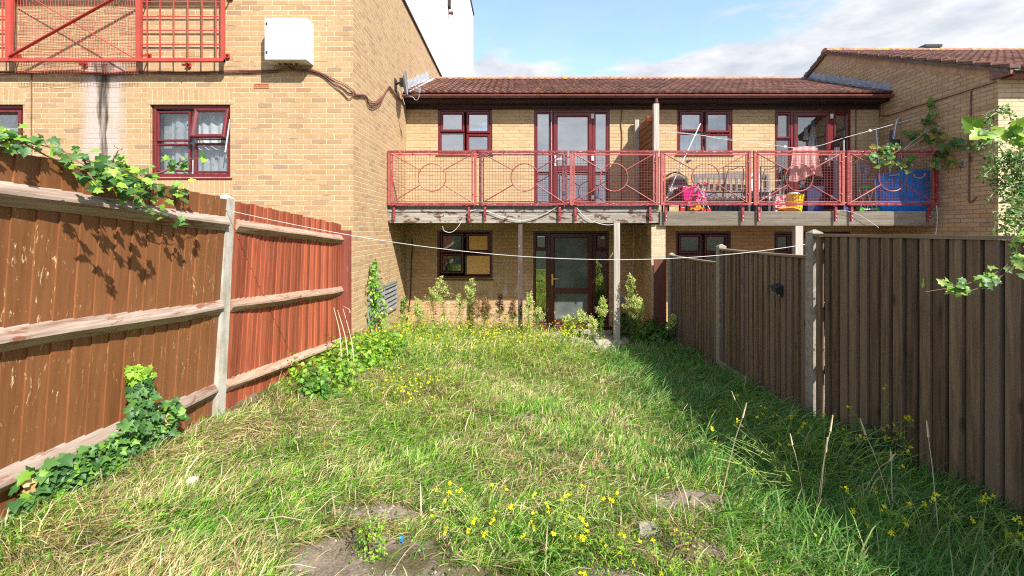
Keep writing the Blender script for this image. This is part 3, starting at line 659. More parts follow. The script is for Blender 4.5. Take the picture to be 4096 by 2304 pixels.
gutter(XL + .01, XR - .02, YE - .012, 5.005, .062, H, GUTT, [(bx(1893, YE), .03), (bx(1985, YE), .12), (bx(2151, YE), .03), (bx(2463, YE), .03), (bx(2640, YE), .13), (bx(2783, YE), .12), (bx(2703, YE), .03), (bx(2950, YE), .03), (bx(3210, YE), .03)])
mb = MB(); xd = bx(2626, 9.45); mb.tube([(xd, YE, 4.95), (xd, YE, 4.70)], .034, 12); mb.tube([(xd, YE, 4.88), (xd, YE, 4.84)], .043, 12); mb.tube([(xd, YE, 4.75), (xd, YE, 4.68)], .043, 12)
mb.tube(spline([(xd, YE, 4.70), (xd - .02, YE + .04, 4.60), (xd - .06, YH - .09, 4.48), (xd - .06, YH - .05, 4.35), (xd - .06, YH - .05, 2.7)], 6), .034, 12); mb.build('downpipe', GUTT, H)
# flashings
def yz_on_roof(t, up=.02): return (lerp(YE + .05, YRG, t), lerp(ZE, ZRG, t) + up)
mb = MB(); n = 22
for i in range(n):                                                    # left: ragged pale flashing
    (ya, za), (yb, zb) = yz_on_roof(i / n * .97, .0), yz_on_roof((i + 1) / n * .97, .0); hh = .20 + random.uniform(-.02, .02)
    mb.prism([(ya, za), (yb, zb), (yb, zb + hh * .8), (lerp(ya, yb, .25), za + hh + .07), (ya, za + hh * .75)], 'x', XL + .001, XL + .006 + .003 * random.random())
    mb.add([(XL + .004, ya, za + .05), (XL + .004, yb, zb + .05), (XL + .24, yb, zb + .038), (XL + .24 + .03 * random.random(), ya, za + .038)], [(0, 1, 2, 3)])
mb.build('pale_flashing', LEADW, H)
mb = MB(); n = 13
for i in range(n):
    (ya, za), (yb, zb) = yz_on_roof(i / n, .0), yz_on_roof((i + 1) / n, .0)
    mb.prism([(ya, za), (yb, zb), (yb, zb + .19), (ya, za + .30 - .06)], 'x', XR - .009 - .002 * (i % 2), XR - .001)
    mb.add([(XR - .006, ya, za + .06), (XR - .006, yb, zb + .06), (XR - .22, yb, zb + .036), (XR - .22, ya, za + .036)], [(0, 1, 2, 3)])
mb.build('lead_flashing', LEAD, H)

# ------------------------------------------------------------------ gabled building, right
G = thing('gabled_building', 'brick building on the right with a gable verge and lichened tile roof', 'building', (11, 10, 0))
YG0, YGA, ZGE, ZGA = 7.38, 11.47, 4.83, 6.66; YG1 = 15.56
mb = MB(); x1 = 15
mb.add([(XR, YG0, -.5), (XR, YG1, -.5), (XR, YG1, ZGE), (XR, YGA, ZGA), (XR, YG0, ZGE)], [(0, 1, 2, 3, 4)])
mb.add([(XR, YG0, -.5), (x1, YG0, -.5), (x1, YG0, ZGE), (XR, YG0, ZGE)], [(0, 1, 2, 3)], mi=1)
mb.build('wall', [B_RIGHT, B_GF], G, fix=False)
# front face: same brick as the side, with sunlit brightness in its colour
gs = (ZGA - ZGE) / (YGA - YG0)
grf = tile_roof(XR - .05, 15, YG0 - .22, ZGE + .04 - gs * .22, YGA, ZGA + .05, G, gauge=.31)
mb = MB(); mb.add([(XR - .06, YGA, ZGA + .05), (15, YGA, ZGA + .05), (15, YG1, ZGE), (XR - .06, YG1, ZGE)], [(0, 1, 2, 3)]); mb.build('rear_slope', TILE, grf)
mb = MB(); n = 18
for i in range(n):
    xa, xb = lerp(XR - .08, 14.9, i / n), lerp(XR - .08, 14.9, (i + 1) / n); r = .12 + random.uniform(-.005, .005)
    mb.prism([(YGA + r * 1.1 * math.cos(t), ZGA + .03 + r * .8 * math.sin(t)) for t in [math.pi * k / 8 for k in range(9)]], 'x', xa + .004, xb - .004)
mb.build('ridge_tile', RIDGE, grf)
mb = MB(); rows = 15
for i in range(rows):                                                 # stepped verge tiles + bedding
    ya, yb = lerp(YG0 - .24, YGA + .02, i / rows), lerp(YG0 - .24, YGA + .02, (i + 1) / rows); za, zb = ZGE + .055 + gs * (ya - YG0), ZGE + .055 + gs * (yb - YG0)
    mb.prism([(ya, za - .035), (yb + .03, zb - .035), (yb + .03, zb - .01), (ya, za + .030)], 'x', XR - .075, XR + .1)
for i in range(4):
    ya, yb = lerp(YGA, YG1, i / 15), lerp(YGA, YG1, (i + 1) / 15); za, zb = ZGA + .06 - gs * (ya - YGA), ZGA + .06 - gs * (yb - YGA)
    mb.prism([(ya, za - .05), (yb, zb - .05), (yb, zb + .03), (ya, za + .0)], 'x', XR - .075, XR + .1)
mb.build('verge_tile', plain('verge_tile_clay', (.13, .07, .05), .9, var=.4, scale=9), grf)
mb = MB(); pts = [(YG0 - .2, ZGE - .055 - gs * .2), (YGA, ZGA - .03), (YG1 - 3, ZGE + .03 + gs * 3 - .05)]
mb.prism([(pts[0][0], pts[0][1]), (pts[1][0], pts[1][1]), (pts[1][0], pts[1][1] + .06), (pts[0][0], pts[0][1] + .06)], 'x', XR - .06, XR - .001)
mb.prism([(pts[1][0], pts[1][1]), (pts[2][0], pts[2][1]), (pts[2][0], pts[2][1] + .06), (pts[1][0], pts[1][1] + .06)], 'x', XR - .06, XR - .001)
mb.build('undercloak', plain('verge_mortar', (.14, .11, .085), .95, var=.35, scale=16, bump=.5), G)
# soldier-like raking course under the verge
s = M('raking_brick'); g_ = s.n('ShaderNodeNewGeometry'); sp_ = s.n('ShaderNodeSeparateXYZ'); s.set(sp_.inputs[0], g_.outputs['Position'])
al = math.atan(gs); uu = s.math('ADD', s.math('MULTIPLY', sp_.outputs[1], math.cos(al)), s.math('MULTIPLY', sp_.outputs[2], math.sin(al))); vv = s.math('ADD', s.math('MULTIPLY', sp_.outputs[1], -math.sin(al)), s.math('MULTIPLY', sp_.outputs[2], math.cos(al)))
c_ = s.n('ShaderNodeCombineXYZ'); s.set(c_.inputs[0], s.math('ADD', vv, .10)); s.set(c_.inputs[1], uu)
b_ = s.n('ShaderNodeTexBrick', Scale=1.0); b_.offset = 0; b_.inputs['Mortar Size'].default_value = .005; b_.inputs['Brick Width'].default_value = .5; b_.inputs['Row Height'].default_value = .08
b_.inputs['Color1'].default_value = (.34, .19, .11, 1); b_.inputs['Color2'].default_value = (.46, .29, .17, 1); b_.inputs['Mortar'].default_value = (.36, .27, .18, 1); s.set(b_.inputs['Vector'], c_.outputs[0]); RAKE = s.fin(b_.outputs['Color'], .9)
mb = MB(); mb.prism([(YG0 + .25, ZGE + gs * .25 - .17), (YGA, ZGA - .17), (YGA, ZGA - .03), (YG0 + .25, ZGE + gs * .25 - .03)], 'x', XR - .003, XR + .01); mb.build('raking_course', RAKE, G)
mb = MB(); mb.box(XR - .04, XR + .05, YG0 - .22, YG0 + .10, ZGE - .17, ZGE - .005); mb.box(XR + .05, 15, YG0 - .20, YG0 - .17, ZGE - .20, ZGE - .06); mb.box(XR + .05, 15, YG0 - .17, YG0, ZGE - .20, ZGE - .185); mb.build('eaves_box', plain('eaves_timber', (.22, .10, .085), .7, var=.3), G)
gutter(XR + .02, 15, YG0 - .28, ZGE - .09, .06, G, BLACK, [(XR + .06, .1)])
mb = MB(); x_ = bx(3735, YGA); mb.box(bx(3685, YGA), bx(3752, YGA), YGA - .12, YGA + .12, ZGA + .12, ZGA + .185); mb.build('ridge_vent', BLACK, grf)

# ------------------------------------------------------------------ fences
def FX(d, z): return lerp(-2.605 + .07 * (z - 1.7), -2.53, min(1, max(0, (d - 4.1) / 2.4)))
def fslope(d): return -.0734 * (d - 3.95)
LF = thing('wooden_fence', 'tall board fence on the left, brown near the camera and red beyond its concrete post', 'fence', (-2.65, 4.1, .4))
def left_bay(d0, d1, mat, railmat, name, label, pitch):
    mb = MB(); d = d0; k = 0
    while d < d1 - .02:
        e = min(d + pitch + .012, d1); zt = 2.46 + fslope(d) + random.uniform(-.008, .008); zb = gz(-2.5, d) - .08; jx = random.uniform(-.002, .002)
        def q(dd, z, t): return (FX(dd, z) + t + jx, dd, z)
        mb.hexa([q(d, zb, -.02), q(d, zb, .012), q(e, zb, .002), q(e, zb, -.02), q(d, zt, -.02), q(d, zt, .012), q(e, zt, .002), q(e, zt, -.02)]); d += pitch
    o = mb.build(name, mat, LF); o['label'] = label
    for zr in (2.245, 1.515, .785):
        mb = MB(); a, b = d0 + .01, d1 - .01; seg = 6; vs = []
        for i in range(seg + 1):
            dd = lerp(a, b, i / seg); z = zr + fslope(dd); x = FX(dd, z) + .008; w_ = .004 * math.sin(i * 2.1 + zr * 9); t = .55 if i in (0, seg) else 1
            vs += [(x, dd, z - .066 + w_), (x + .070 * t, dd, z - .012 + w_), (x + .068 * t, dd, z + .006 + w_), (x, dd, z + .060 + w_)]
        mb.add(vs, [(i * 4 + k, i * 4 + (k + 1) % 4, i * 4 + 4 + (k + 1) % 4, i * 4 + 4 + k) for i in range(seg) for k in range(4)] + [(0, 1, 2, 3), (seg * 4 + 3, seg * 4 + 2, seg * 4 + 1, seg * 4)])
        mb.build('rail', railmat, o)
left_bay(1.2, 4.0, W_BROWN, W_RAIL, 'board_panel', 'brown panel with three weathered rails', .122)
left_bay(4.11, 6.51, W_REDF, W_RAILR, 'board_panel', 'red panel of narrow faded boards', .074)
mb = MB()
def post_hexa(mb, xb, xt, y0, y1, zb, zt, wd=.10, cap=.04):
    p = [(xb, y0, zb), (xb + wd, y0, zb), (xb + wd, y1, zb), (xb, y1, zb), (xt, y0, zt), (xt + wd, y0, zt), (xt + wd, y1, zt), (xt, y1, zt)]
    mb.hexa(p); cx_, cy_ = xt + wd / 2, (y0 + y1) / 2; mb.add(p[4:] + [(cx_ - .012, cy_, zt + cap), (cx_ + .012, cy_, zt + cap)], [(0, 1, 5, 4), (1, 2, 5), (2, 3, 4, 5), (3, 0, 4)])
post_hexa(mb, -2.755, -2.65, 3.99, 4.105, .2, 2.47)
mb.build('concrete_post', CONC, LF)
mb = MB(); mb.box(-2.525, -2.412, 6.5, 6.60, .1, 2.19); o = mb.build('end_post', wood('red_end_post', (.17, .045, .03), (.27, .08, .055), 'z', .1, .7, flecks=((.5, .35, .28), (60, 60, 3), .62, .68)), LF)

RF = thing('wooden_fence', 'dark weathered board fence stepping down the right side between concrete posts', 'fence', (2.8, 4.3, .4))
XF = 2.78
def right_bay(y0, y1, zt, gap=None):
    mb = MB(); bk = MB(); y = y0 + .004; k = 0; pitch = (y1 - y0 - .01) / max(1, round((y1 - y0) / .107))
    n = max(1, round((y1 - y0) / .107))
    for k in range(n):
        a = y0 + .004 + k * pitch; b = a + pitch + .01
        if k == n - 1: b = y1 - .004
        if gap is not None and k == n - 2: b -= .022
        zb = gz(2.7, a) - .08; j = random.uniform(-.004, .004); th = random.uniform(.022, .032)
        if gap is not None and k == n - 1: a += .004
        b2 = b - .010 - random.uniform(.012, .020); t2 = th
        mb.hexa([(XF - t2 + j, a + .002, zb), (XF + .004, a + .002, zb), (XF + .004, b2, zb), (XF - t2 + .010 + j, b2, zb), (XF - t2 + j, a + .002, zt - .012), (XF + .004, a + .002, zt - .012), (XF + .004, b2, zt - .012), (XF - t2 + .010 + j, b2, zt - .012)])
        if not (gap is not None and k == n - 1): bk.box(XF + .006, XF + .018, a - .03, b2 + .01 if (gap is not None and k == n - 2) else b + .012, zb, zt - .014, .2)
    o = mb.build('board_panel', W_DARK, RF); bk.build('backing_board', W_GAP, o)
    mb = MB(); sag = .02 if zt < 2 else 0; n_ = 6
    for i in range(n_):
        a, b = lerp(y0 + .003, y1 - .003, i / n_), lerp(y0 + .003, y1 - .003, (i + 1) / n_)
        za, zb = zt - sag * math.sin(math.pi * i / n_) * .3, zt - sag * math.sin(math.pi * (i + 1) / n_) * .3
        mb.hexa([(XF - .035, a, za - .010), (XF + .04, a, za - .010), (XF + .04, b, zb - .010), (XF - .035, b, zb - .010), (XF - .035, a, za + .014), (XF + .04, a, za + .014), (XF + .04, b, zb + .014), (XF - .035, b, zb + .014)], .5)
    mb.build('capping_rail', W_CAP, o)
    mb = MB()
    for q in (.25, .6, .92):
        zz_ = lerp(gz(2.7, (y0 + y1) / 2), zt, q); mb.box(XF + .021, XF + .06, y0 + .01, y1 - .01, zz_ - .04, zz_ + .04)
    mb.build('rear_rail', W_DARK, o)
right_bay(2.375, 4.245, 2.14, gap=1); right_bay(4.355, 6.215, 1.93); right_bay(6.325, 8.235, 1.735); right_bay(.38, 2.265, 2.30); right_bay(-1.6, .27, 2.42)
for (yy, zt) in ((8.29, 1.755), (6.27, 1.97), (4.30, 2.165), (2.32, 2.33), (.325, 2.47)):
    mb = MB(); post_hexa(mb, 2.752, 2.752, yy - .053, yy + .053, gz(2.7, yy) - .1, zt, .10, .03); mb.build('concrete_post', CONCD, RF)
for q in ((2.742, 2.765, 6.33, 8.23, gz(2.7, 7.2) - .25, gz(2.7, 7.2) + .05), (2.742, 2.765, 4.36, 6.21, gz(2.7, 5.2) - .2, gz(2.7, 5.2) + .08)): mb = MB(); mb.box(*q); mb.build('gravel_board', CONCD, RF)
mb = MB(); mb.box(2.505, 2.73, 8.36, 8.385, .05, 1.66); mb.box(2.500, 2.735, 8.35, 8.357, .2, .28, .1)
o = mb.build('board_offcut', wood('dull_red_board', (.10, .035, .022), (.17, .06, .04), 'z', .1, .7)); tag(o, 'narrow dull red brown board closing the gap beside the brick pier', 'board')
# solar lamp on the fence
t = thing('solar_lamp', 'small black solar lamp hanging tilted on the right fence boards', 'lamp', PX(3118, 1165, XF - .03))
c = PX(3118, 1160, XF - .04); mb = MB(); mb.hexa([c + Vector(p) for p in ((-.05, -.045, -.05), (.02, -.045, -.075), (.02, .045, -.05), (-.05, .045, -.03), (-.075, -.045, .02), (.02, -.045, .05), (.02, .045, .07), (-.075, .045, .045))]); mb.build('lamp_body', BLACK, t)
mb = MB(); mb.hexa([c + Vector(p) for p in ((-.052, -.04, -.048), (-.02, -.047, -.06), (-.02, .04, -.045), (-.054, .04, -.03), (-.06, -.04, -.036), (-.03, -.049, -.045), (-.03, .04, -.03), (-.062, .04, -.018))]); mb.build('lens', plain('lamp_lens', (.5, .5, .2), .3), t)
# ------------------------------------------------------------------ metal guard high on the tall wall
YM = 6.47; m_ = lambda u: bx(u, YM); mz = lambda v: zv(v, YM)
t = thing('metal_guard', 'bright red metal guard frame with mesh bolted high on the brick wall', 'metal guard', (-6, YM, 4.5))
zt, zb = mz(-62), mz(247)
mb = MB()
for (a, b) in ((25, 48), (546, 566), (886, 898)): mb.box(m_(a), m_(b), YM - .02, YM + .02, zb, zt)
mb.box(-9.4, m_(898), YM - .024, YM + .024, mz(247), mz(236)); mb.box(-9.4, m_(898), YM - .024, YM + .024, zt, zt + .04)
mb.build('frame', P_TREL, t)
mb = MB()
for u in (589, 640.5, 695, 751, 808, 864): mb.box(m_(u) - .007, m_(u) + .007, YM - .006, YM + .006, zb, zt)
for v in (5, 64, 120, 176, 233, -45): mb.box(m_(566), m_(886), YM + .006, YM + .019, mz(v) - .007, mz(v) + .007)
mb.build('coarse_grid', P_TREL, t); mb = MB()
for u in (-90, -40, 10): mb.box(m_(u) - .007, m_(u) + .007, YM - .006, YM + .006, zb, zt)
for v in (5, 64, 120, 176, 233, -45): mb.box(-9.4, m_(25), YM + .007, YM + .019, mz(v) - .007, mz(v) + .007)
mb.build('coarse_grid', P_TREL, t)
mb = MB(); sp = .0425; n = int((m_(546) - m_(48)) / sp)
for i in range(n + 1):
    x = m_(50) + i * sp; pts = [(x + .006 * math.sin(z * 7 + i * .7), YM + .03 + .01 * math.sin(i * .5 + z * 3), z) for z in np.linspace(mz(290) + .012 * math.sin(i * .55), zt, 9)]; mb.tube(pts, .0022, 4, cap=False)
for j in range(int((zt - mz(290)) / sp)):
    z = mz(288) + j * sp; mb.tube([(x, YM + .034 + .01 * math.sin(x * 9 + z * 3), z + .010 * math.sin(x * 6 + j * .9)) for x in np.linspace(m_(50), m_(546), 16)], .0022, 4, cap=False)
mb.build('wire_mesh', P_TREL, t)
mb = MB(); mb.bar((m_(46), YM - .03, mz(230)), (m_(46) + (m_(460) - m_(46)) * 1.3, YM - .03, mz(230) + (mz(0) - mz(230)) * 1.3), .012, .045, (0, 1, 0)); mb.build('brace', P_TRELD, t)
mb = MB(); mb.tube([(m_(141) - (m_(546) - m_(141)) * .2, YM - .01, mz(0) + .2 * (mz(0) - mz(238))), (m_(546), YM - .01, mz(238))], .008, 6); mb.build('brace', P_TREL, t)
for (u, v) in ((80, 225), (600, 225), (912, 225), (345, 260), (758, 262), (72, 4), (595, 0), (925, -8)):
    mb = MB(); x = m_(u - 22); z = mz(v); xx = bx(u, YT)
    mb.bar((x - .03, YM, z + .01), (xx, YT - .02, zv(v, YT) + .0), .008, .03); mb.box(xx - .03, xx + .03, YT - .03, YT - .001, zv(v, YT) - .035, zv(v, YT) + .03)
    mb.tube([(xx - .03, YT - .045, zv(v, YT) + .01), (xx + .03, YT - .045, zv(v, YT) + .01)], .012, 6); mb.build('bracket', P_TREL, t)
# ------------------------------------------------------------------ electrical cabinet
t = thing('electrical_cabinet', 'white metal cabinet fixed on the brick wall with cables below', 'cabinet', (-3.28, 6.5, 4.6))
mb = MB(); mb.box(-3.577, -2.977, 6.445, YT - .001, 4.593, 5.192); bm_ = mb.build('housing', WHITEP, t)
bv = bm_.modifiers.new('bevel', 'BEVEL'); bv.width = .006; bv.segments = 2
mb = MB(); mb.box(-3.572, -2.982, 6.418, 6.443, 4.598, 5.187); dr = mb.build('door', WHITEP, t); bv = dr.modifiers.new('bevel', 'BEVEL'); bv.width = .006; bv.segments = 2
for z in (5.105, 4.70):
    mb = MB(); mb.box(-3.553, -3.530, 6.410, 6.419, z - .018, z + .018); mb.lathe((-3.541, 6.409, z), [(0, -.002), (.007, -.002), (.007, .002)], 8, 'y'); mb.build('lock', BLACK, dr)
mb = MB(); mb.box(-3.48, -3.10, 6.47, 6.62, 4.586, 4.592); pl = mb.build('gland_plate', plain('gland_plate_paint', (.55, .47, .36), .5), t)
for x in (-3.42, -3.34, -3.26, -3.18): 
    mb = MB(); mb.tube([(x, 6.54, 4.592), (x, 6.54, 4.575)], .020, 10); mb.build('cable_gland', BLACK, pl)
# ------------------------------------------------------------------ cables
def T3(pts): return [P(*p) for p in pts]
base = [(-60, 289), (150, 289), (300, 286), (350, 290), (420, 294), (500, 292), (600, 288), (750, 290), (900, 288), (1080, 283), (1120, 279), (1141, 270), (1146, 258)]
t = thing('cable_bundle', 'brown cables clipped along the tall wall from the left edge to the white cabinet', 'cables', P(600, 289, YT))
for k in range(4):
    mb = MB(); o_ = (k - 1.5) * 2.6; pts = [P(u, v + o_ * (1 if u < 1100 else .3) + 1.2 * math.sin(u * .02 + k * 2), YT - .016 - .008 * (k % 2) - (.08 if u > 1138 else 0)) for (u, v) in base]
    mb.tube(spline(pts, 5), .0065, 6); mb.build('cable', CABLE, t)
t = thing('cable_bundle', 'loose brown cables sagging round the wall corner from the white cabinet to the dish', 'cables', P(1400, 360, YT))
c1 = [(1150, 259), (1160, 272), (1185, 280), (1245, 282), (1290, 297), (1330, 318), (1370, 335), (1395, 350)]
c2 = [(1424, 379), (1443, 380), (1462, 384), (1474, 400), (1487, 409), (1503, 408), (1524, 393), (1540, 374), (1556, 348), (1569, 361), (1586, 384), (1621, 415)]
for k in range(5):
    a = [P(u, v + (k - 2) * 2 + max(0, u - 1290) * .10 * k, YT - .018 - (.085 if u < 1156 else 0) - .012 * (k % 2)) for (u, v) in c1]; a.append(Vector((XL + .014, YT - .02, zv(364 + 5 * k, YT))))
    b = [PX(u, v + (k - 2) * 1.6 + (5 * k if 1465 < u < 1540 else 0) * .8, XL + .02 + .006 * (k % 3)) for (u, v) in c2]
    mb = MB(); mb.tube(spline(a + b, 5), .0058, 6); mb.build('cable', CABLE, t)
def cab(name, label, pts, r, mat, cat='cable', n=5):
    mb = MB(); mb.tube(spline(pts, n), r, 6); o = mb.build(name, mat, smooth=True); tag(o, label, cat); return o
cab('wall_cable', 'thin brown cable running down the wall from the bundle near the left edge', [P(125, 296, YT - .01), P(126, 400, YT - .01), P(125, 500, YT - .01), P(127, 640, YT - .01)], .007, CABLE)
yh = YH - .016
cab('wall_cable', 'brown cable running across the house front just under the gutter', [P(1632, 425, yh), P(1660, 410, yh), P(1760, 421, yh), P(2100, 427, yh), P(2400, 427, yh), P(2700, 425, yh), P(2950, 415, yh), P(3200, 417, yh), P(3505, 417, yh)], .016, CABLE)
cab('wall_cable', 'brown cables dropping between the left balcony door and the wooden screen', [P(2488, 426, yh), P(2486, 460, yh), P(2484, 500, yh), P(2488, 540, yh), P(2486, 640, yh), P(2487, 800, yh)], .011, CABLE)
cab('wall_cable', 'brown cable dropping beside the right balcony door', [P(3424, 419, yh), P(3424, 500, yh), P(3423, 700, yh), P(3424, 820, yh)], .009, CABLE)
xr_ = XR - .014
cab('wall_cable', 'brown cable stepping along the shaded gable wall towards the front corner', [PX(3519, 418, xr_), PX(3520, 445, xr_), PX(3522, 463, xr_), PX(3560, 460, xr_), PX(3650, 430, xr_), PX(3750, 400, xr_), PX(3877, 360, xr_), PX(3985, 326, xr_)], .010, CABLE)
cab('wall_cable', 'brown cable dropping down the shaded gable wall to a small hook', [PX(3884, 360, xr_), PX(3883, 420, xr_), PX(3878, 560, xr_), PX(3877, 700, xr_), PX(3876, 800, xr_), PX(3882, 809, xr_), PX(3895, 800, xr_), PX(3905, 788, xr_)], .011, CABLE)
cab('wall_cable', 'dark dead cable hanging beside the boarded ground floor window', [P(1647, 955, yh), P(1650, 990, yh), P(1646, 1040, yh), P(1644, 1110, yh), P(1642, 1180, yh), P(1635, 1240, yh)], .011, BLACK)
cab('door_trim', 'thin white cable running down the frame of the left balcony door', [P(2205, 440, YH - .03), P(2205, 620, YH - .03), P(2204, 820, YH - .03)], .006, WCAB)
YB = 8.36
cab('white_cable', 'white cable loop hanging from the left end of the balcony beam', [P(u, v, YB + .02 + .02 * math.sin(u)) for u, v in ((1770, 905), (1778, 924), (1805, 929), (1830, 910), (1855, 870), (1872, 846), (1900, 841), (1925, 841))], .006, WCAB)
cab('white_cable', 'white cable sagging across the middle of the left balcony beam', [P(u, v, YB + .02) for u, v in ((1925, 841), (1960, 849), (2000, 864), (2040, 876), (2092, 882), (2150, 868), (2200, 845), (2232, 824))], .007, WCAB)
cab('white_cable', 'white cable drooping from the third railing panel to the pale post', [P(u, v, YB + .02) for u, v in ((2269, 800), (2282, 803), (2300, 820), (2320, 848), (2350, 875), (2390, 892), (2430, 900), (2465, 896))], .007, WCAB)
cab('white_cable', 'white cable hanging from the right end of the balcony', [P(u, v, YB - .02) for u, v in ((3745, 822), (3750, 860), (3748, 900), (3742, 940), (3735, 960))], .008, WCAB)
cab('white_cable', 'thin white cord tied on the grooved balcony fascia', [P(u, v, YB + .0) for u, v in ((3345, 844), (3380, 842), (3440, 862), (3500, 900), (3515, 912))], .004, WCAB)
cab('pipe_run', 'thin cable hanging from the pale balcony post beside the brick pier', [P(2535, 898, YH - .2), P(2535, 1000, YH - .2), P(2530, 1090, YH - .2), P(2525, 1130, YH - .2)], .006, WCAB)
# washing line between fence posts
a, b = P(882, 834, 3.98), P(3255, 972, 4.25); pts = []
for i in range(41):
    q = i / 40; p = a.lerp(b, q); v_t = 0; p.z -= .32 * (4 * q * (1 - q)) * .86 * (1 + .2 * (q - .5)); pts.append(p)
mb = MB(); mb.tube(pts, .0032, 6); tag(mb.build('washing_line', WCAB, smooth=True), 'white washing line strung across the garden between the two fences', 'washing line')
# ------------------------------------------------------------------ satellite dish
c = Vector((-2.17, 8.88, zv(334, 8.88)))
t = thing('satellite_dish', 'grey satellite dish seen edge on beside the pale roof flashing', 'satellite dish', c)
mb = MB(); ax = Vector((.955, -.02, .0)).normalized(); nrm = Vector((.97, .14, .05)).normalized(); e1 = Vector((0, 0, 1)) - nrm * nrm.z; e1.normalize(); e2 = nrm.cross(e1)
vs = []; fs = []; K = 24
for j, (r, h) in enumerate(((0, -.065), (.09, -.058), (.18, -.035), (.245, 0), (.25, .004), (.245, -.008), (.18, -.043), (.09, -.066), (0, -.073))):
    for k in range(K): a_ = 6.2832 * k / K; vs.append(c + nrm * h + e1 * (r * math.cos(a_)) + e2 * (r * .92 * math.sin(a_)))
for j in range(8):
    for k in range(K): fs.append((j * K + k, j * K + (k + 1) % K, (j + 1) * K + (k + 1) % K, (j + 1) * K + k))
mb.add(vs, fs); mb.build('reflector', GREYM, t, smooth=True)
mb = MB(); mb.bar(c + Vector((0, -.02, -.24)), c + Vector((.235, -.06, -.20)), .022, .022); mb.build('arm', BLACK, t)
mb = MB(); p = c + Vector((.27, -.07, -.15)); mb.tube([p + Vector((-.01, 0, -.05)), p + Vector((.015, 0, .04))], .024, 10); mb.box(p.x - .05, p.x, p.y - .02, p.y + .02, p.z + .0, p.z + .04); mb.build('receiver', GREYM, t)
mb = MB(); q = Vector((XL + .005, 8.93, c.z)); mb.box(XL + .001, XL + .02, 8.86, 9.0, c.z - .13, c.z + .10); mb.tube([q, c + Vector((-.11, 0, .02)), c + Vector((-.07, 0, .02))], .022, 8); mb.box(c.x - .13, c.x - .06, 8.84, 8.92, c.z - .06, c.z + .10); mb.build('wall_mount', BLACK, t)
mb = MB(); mb.tube(spline([c + Vector((.01, -.02, -.25)), c + Vector((.12, -.04, -.27)), c + Vector((.19, -.05, -.34)), c + Vector((.25, -.06, -.30)), p + Vector((-.01, 0, -.05))], 6), .005, 5); mb.tube(spline([c + Vector((-.1, -.03, .0)), c + Vector((-.09, -.06, -.18)), c + Vector((-.05, -.05, -.34)), c + Vector((-.03, -.02, -.42))], 6), .004, 5); mb.build('lead', WCAB, t)

# ------------------------------------------------------------------ balconies
YR = 8.36
BL = thing('balcony', 'bare left balcony on a peeling timber beam with red mesh railings', 'balcony', (0, 8.42, 2.3))
BR = thing('balcony', 'cluttered right balcony with grooved timber fascia and red mesh railings', 'balcony', (5.2, 8.42, 2.3))
def b_(u): return bx(u, 8.42)
xm = b_(2086)
for (xa, xb, tt) in ((XL + .003, xm - .002, .8), (xm + .002, b_(2634), .3)):
    mb = MB(); mb.box(xa, xb, 8.42, 8.47, 2.33, 2.575, tt); mb.box(xa, xb, 8.405, 8.419, 2.535, 2.582, tt); mb.build('beam', W_BEAM, BL)
mb = MB(); mb.box(XL + .004, b_(2634), 8.44, 8.465, 2.583, 2.66); mb.build('kickboard', W_BENCH, BL)
mb = MB()
for i in range(10):
    y = 8.475 + i * .132; mb.box(XL + .004, 2.62, y, y + .126, 2.56, 2.592)
mb.build('deck', W_BENCH, BL)
mb = MB()
for x in np.arange(XL + .3, 2.5, .42): mb.box(x, x + .045, 8.472, YH - .004, 2.36, 2.555)
mb.build('joist', W_DARK, BL)
prof = []
z = 2.285
for brd in range(2):
    for g in range(7):
        h = .0182; prof += [(8.42, z), (8.42, z + h * .5), (8.432, z + h * .56), (8.432, z + h * .95)]; z += h
    z += .003
prof += [(8.45, z), (8.45, 2.285)]
mb = MB(); mb.prism(prof, 'x', b_(2640), b_(3330) - .001, .3); mb.prism(prof, 'x', b_(3330) + .001, XR - .003, .7); mb.build('fascia_board', W_DECK, BR)
mb = MB()
for i in range(10):
    y = 8.455 + i * .134; mb.box(2.63, XR - .003, y, y + .128, 2.51, 2.54)
mb.build('deck', W_BENCH, BR)
mb = MB()
for x in np.arange(2.9, XR - .1, .42): mb.box(x, x + .045, 8.453, YH - .004, 2.33, 2.505)
mb.build('joist', W_DARK, BR)
mb = MB(); xa, xb = b_(2072.5), b_(2090); mb.box(xa, xb, 8.43, 8.51, gz(0, 8.45) - .1, 2.329); o = mb.build('post', W_POSTD, BL); o['label'] = 'dark flaking post'
mb = MB(); xa, xb = bx(2457, 8.36), bx(2480, 8.36); mb.box(xa, xb, 8.36, 8.46, gz(xa, 8.4) - .1, 2.329); o = mb.build('post', W_POST, BL); o['label'] = 'pale bleached post'
mb = MB(); xa, xb = b_(3184), b_(3214); mb.box(xa, xb, 8.43, 8.53, 0, 2.284); mb.build('post', W_POST, BR)
PAN = [(1552, 1906, 0), (1916, 2269, 1), (2279, 2632, 0), (2641, 3003, 0), (3014, 3376, 0), (3386, 3750, 2)]
r_ = lambda u: bx(u, YR); zr = lambda v: zv(v, YR)
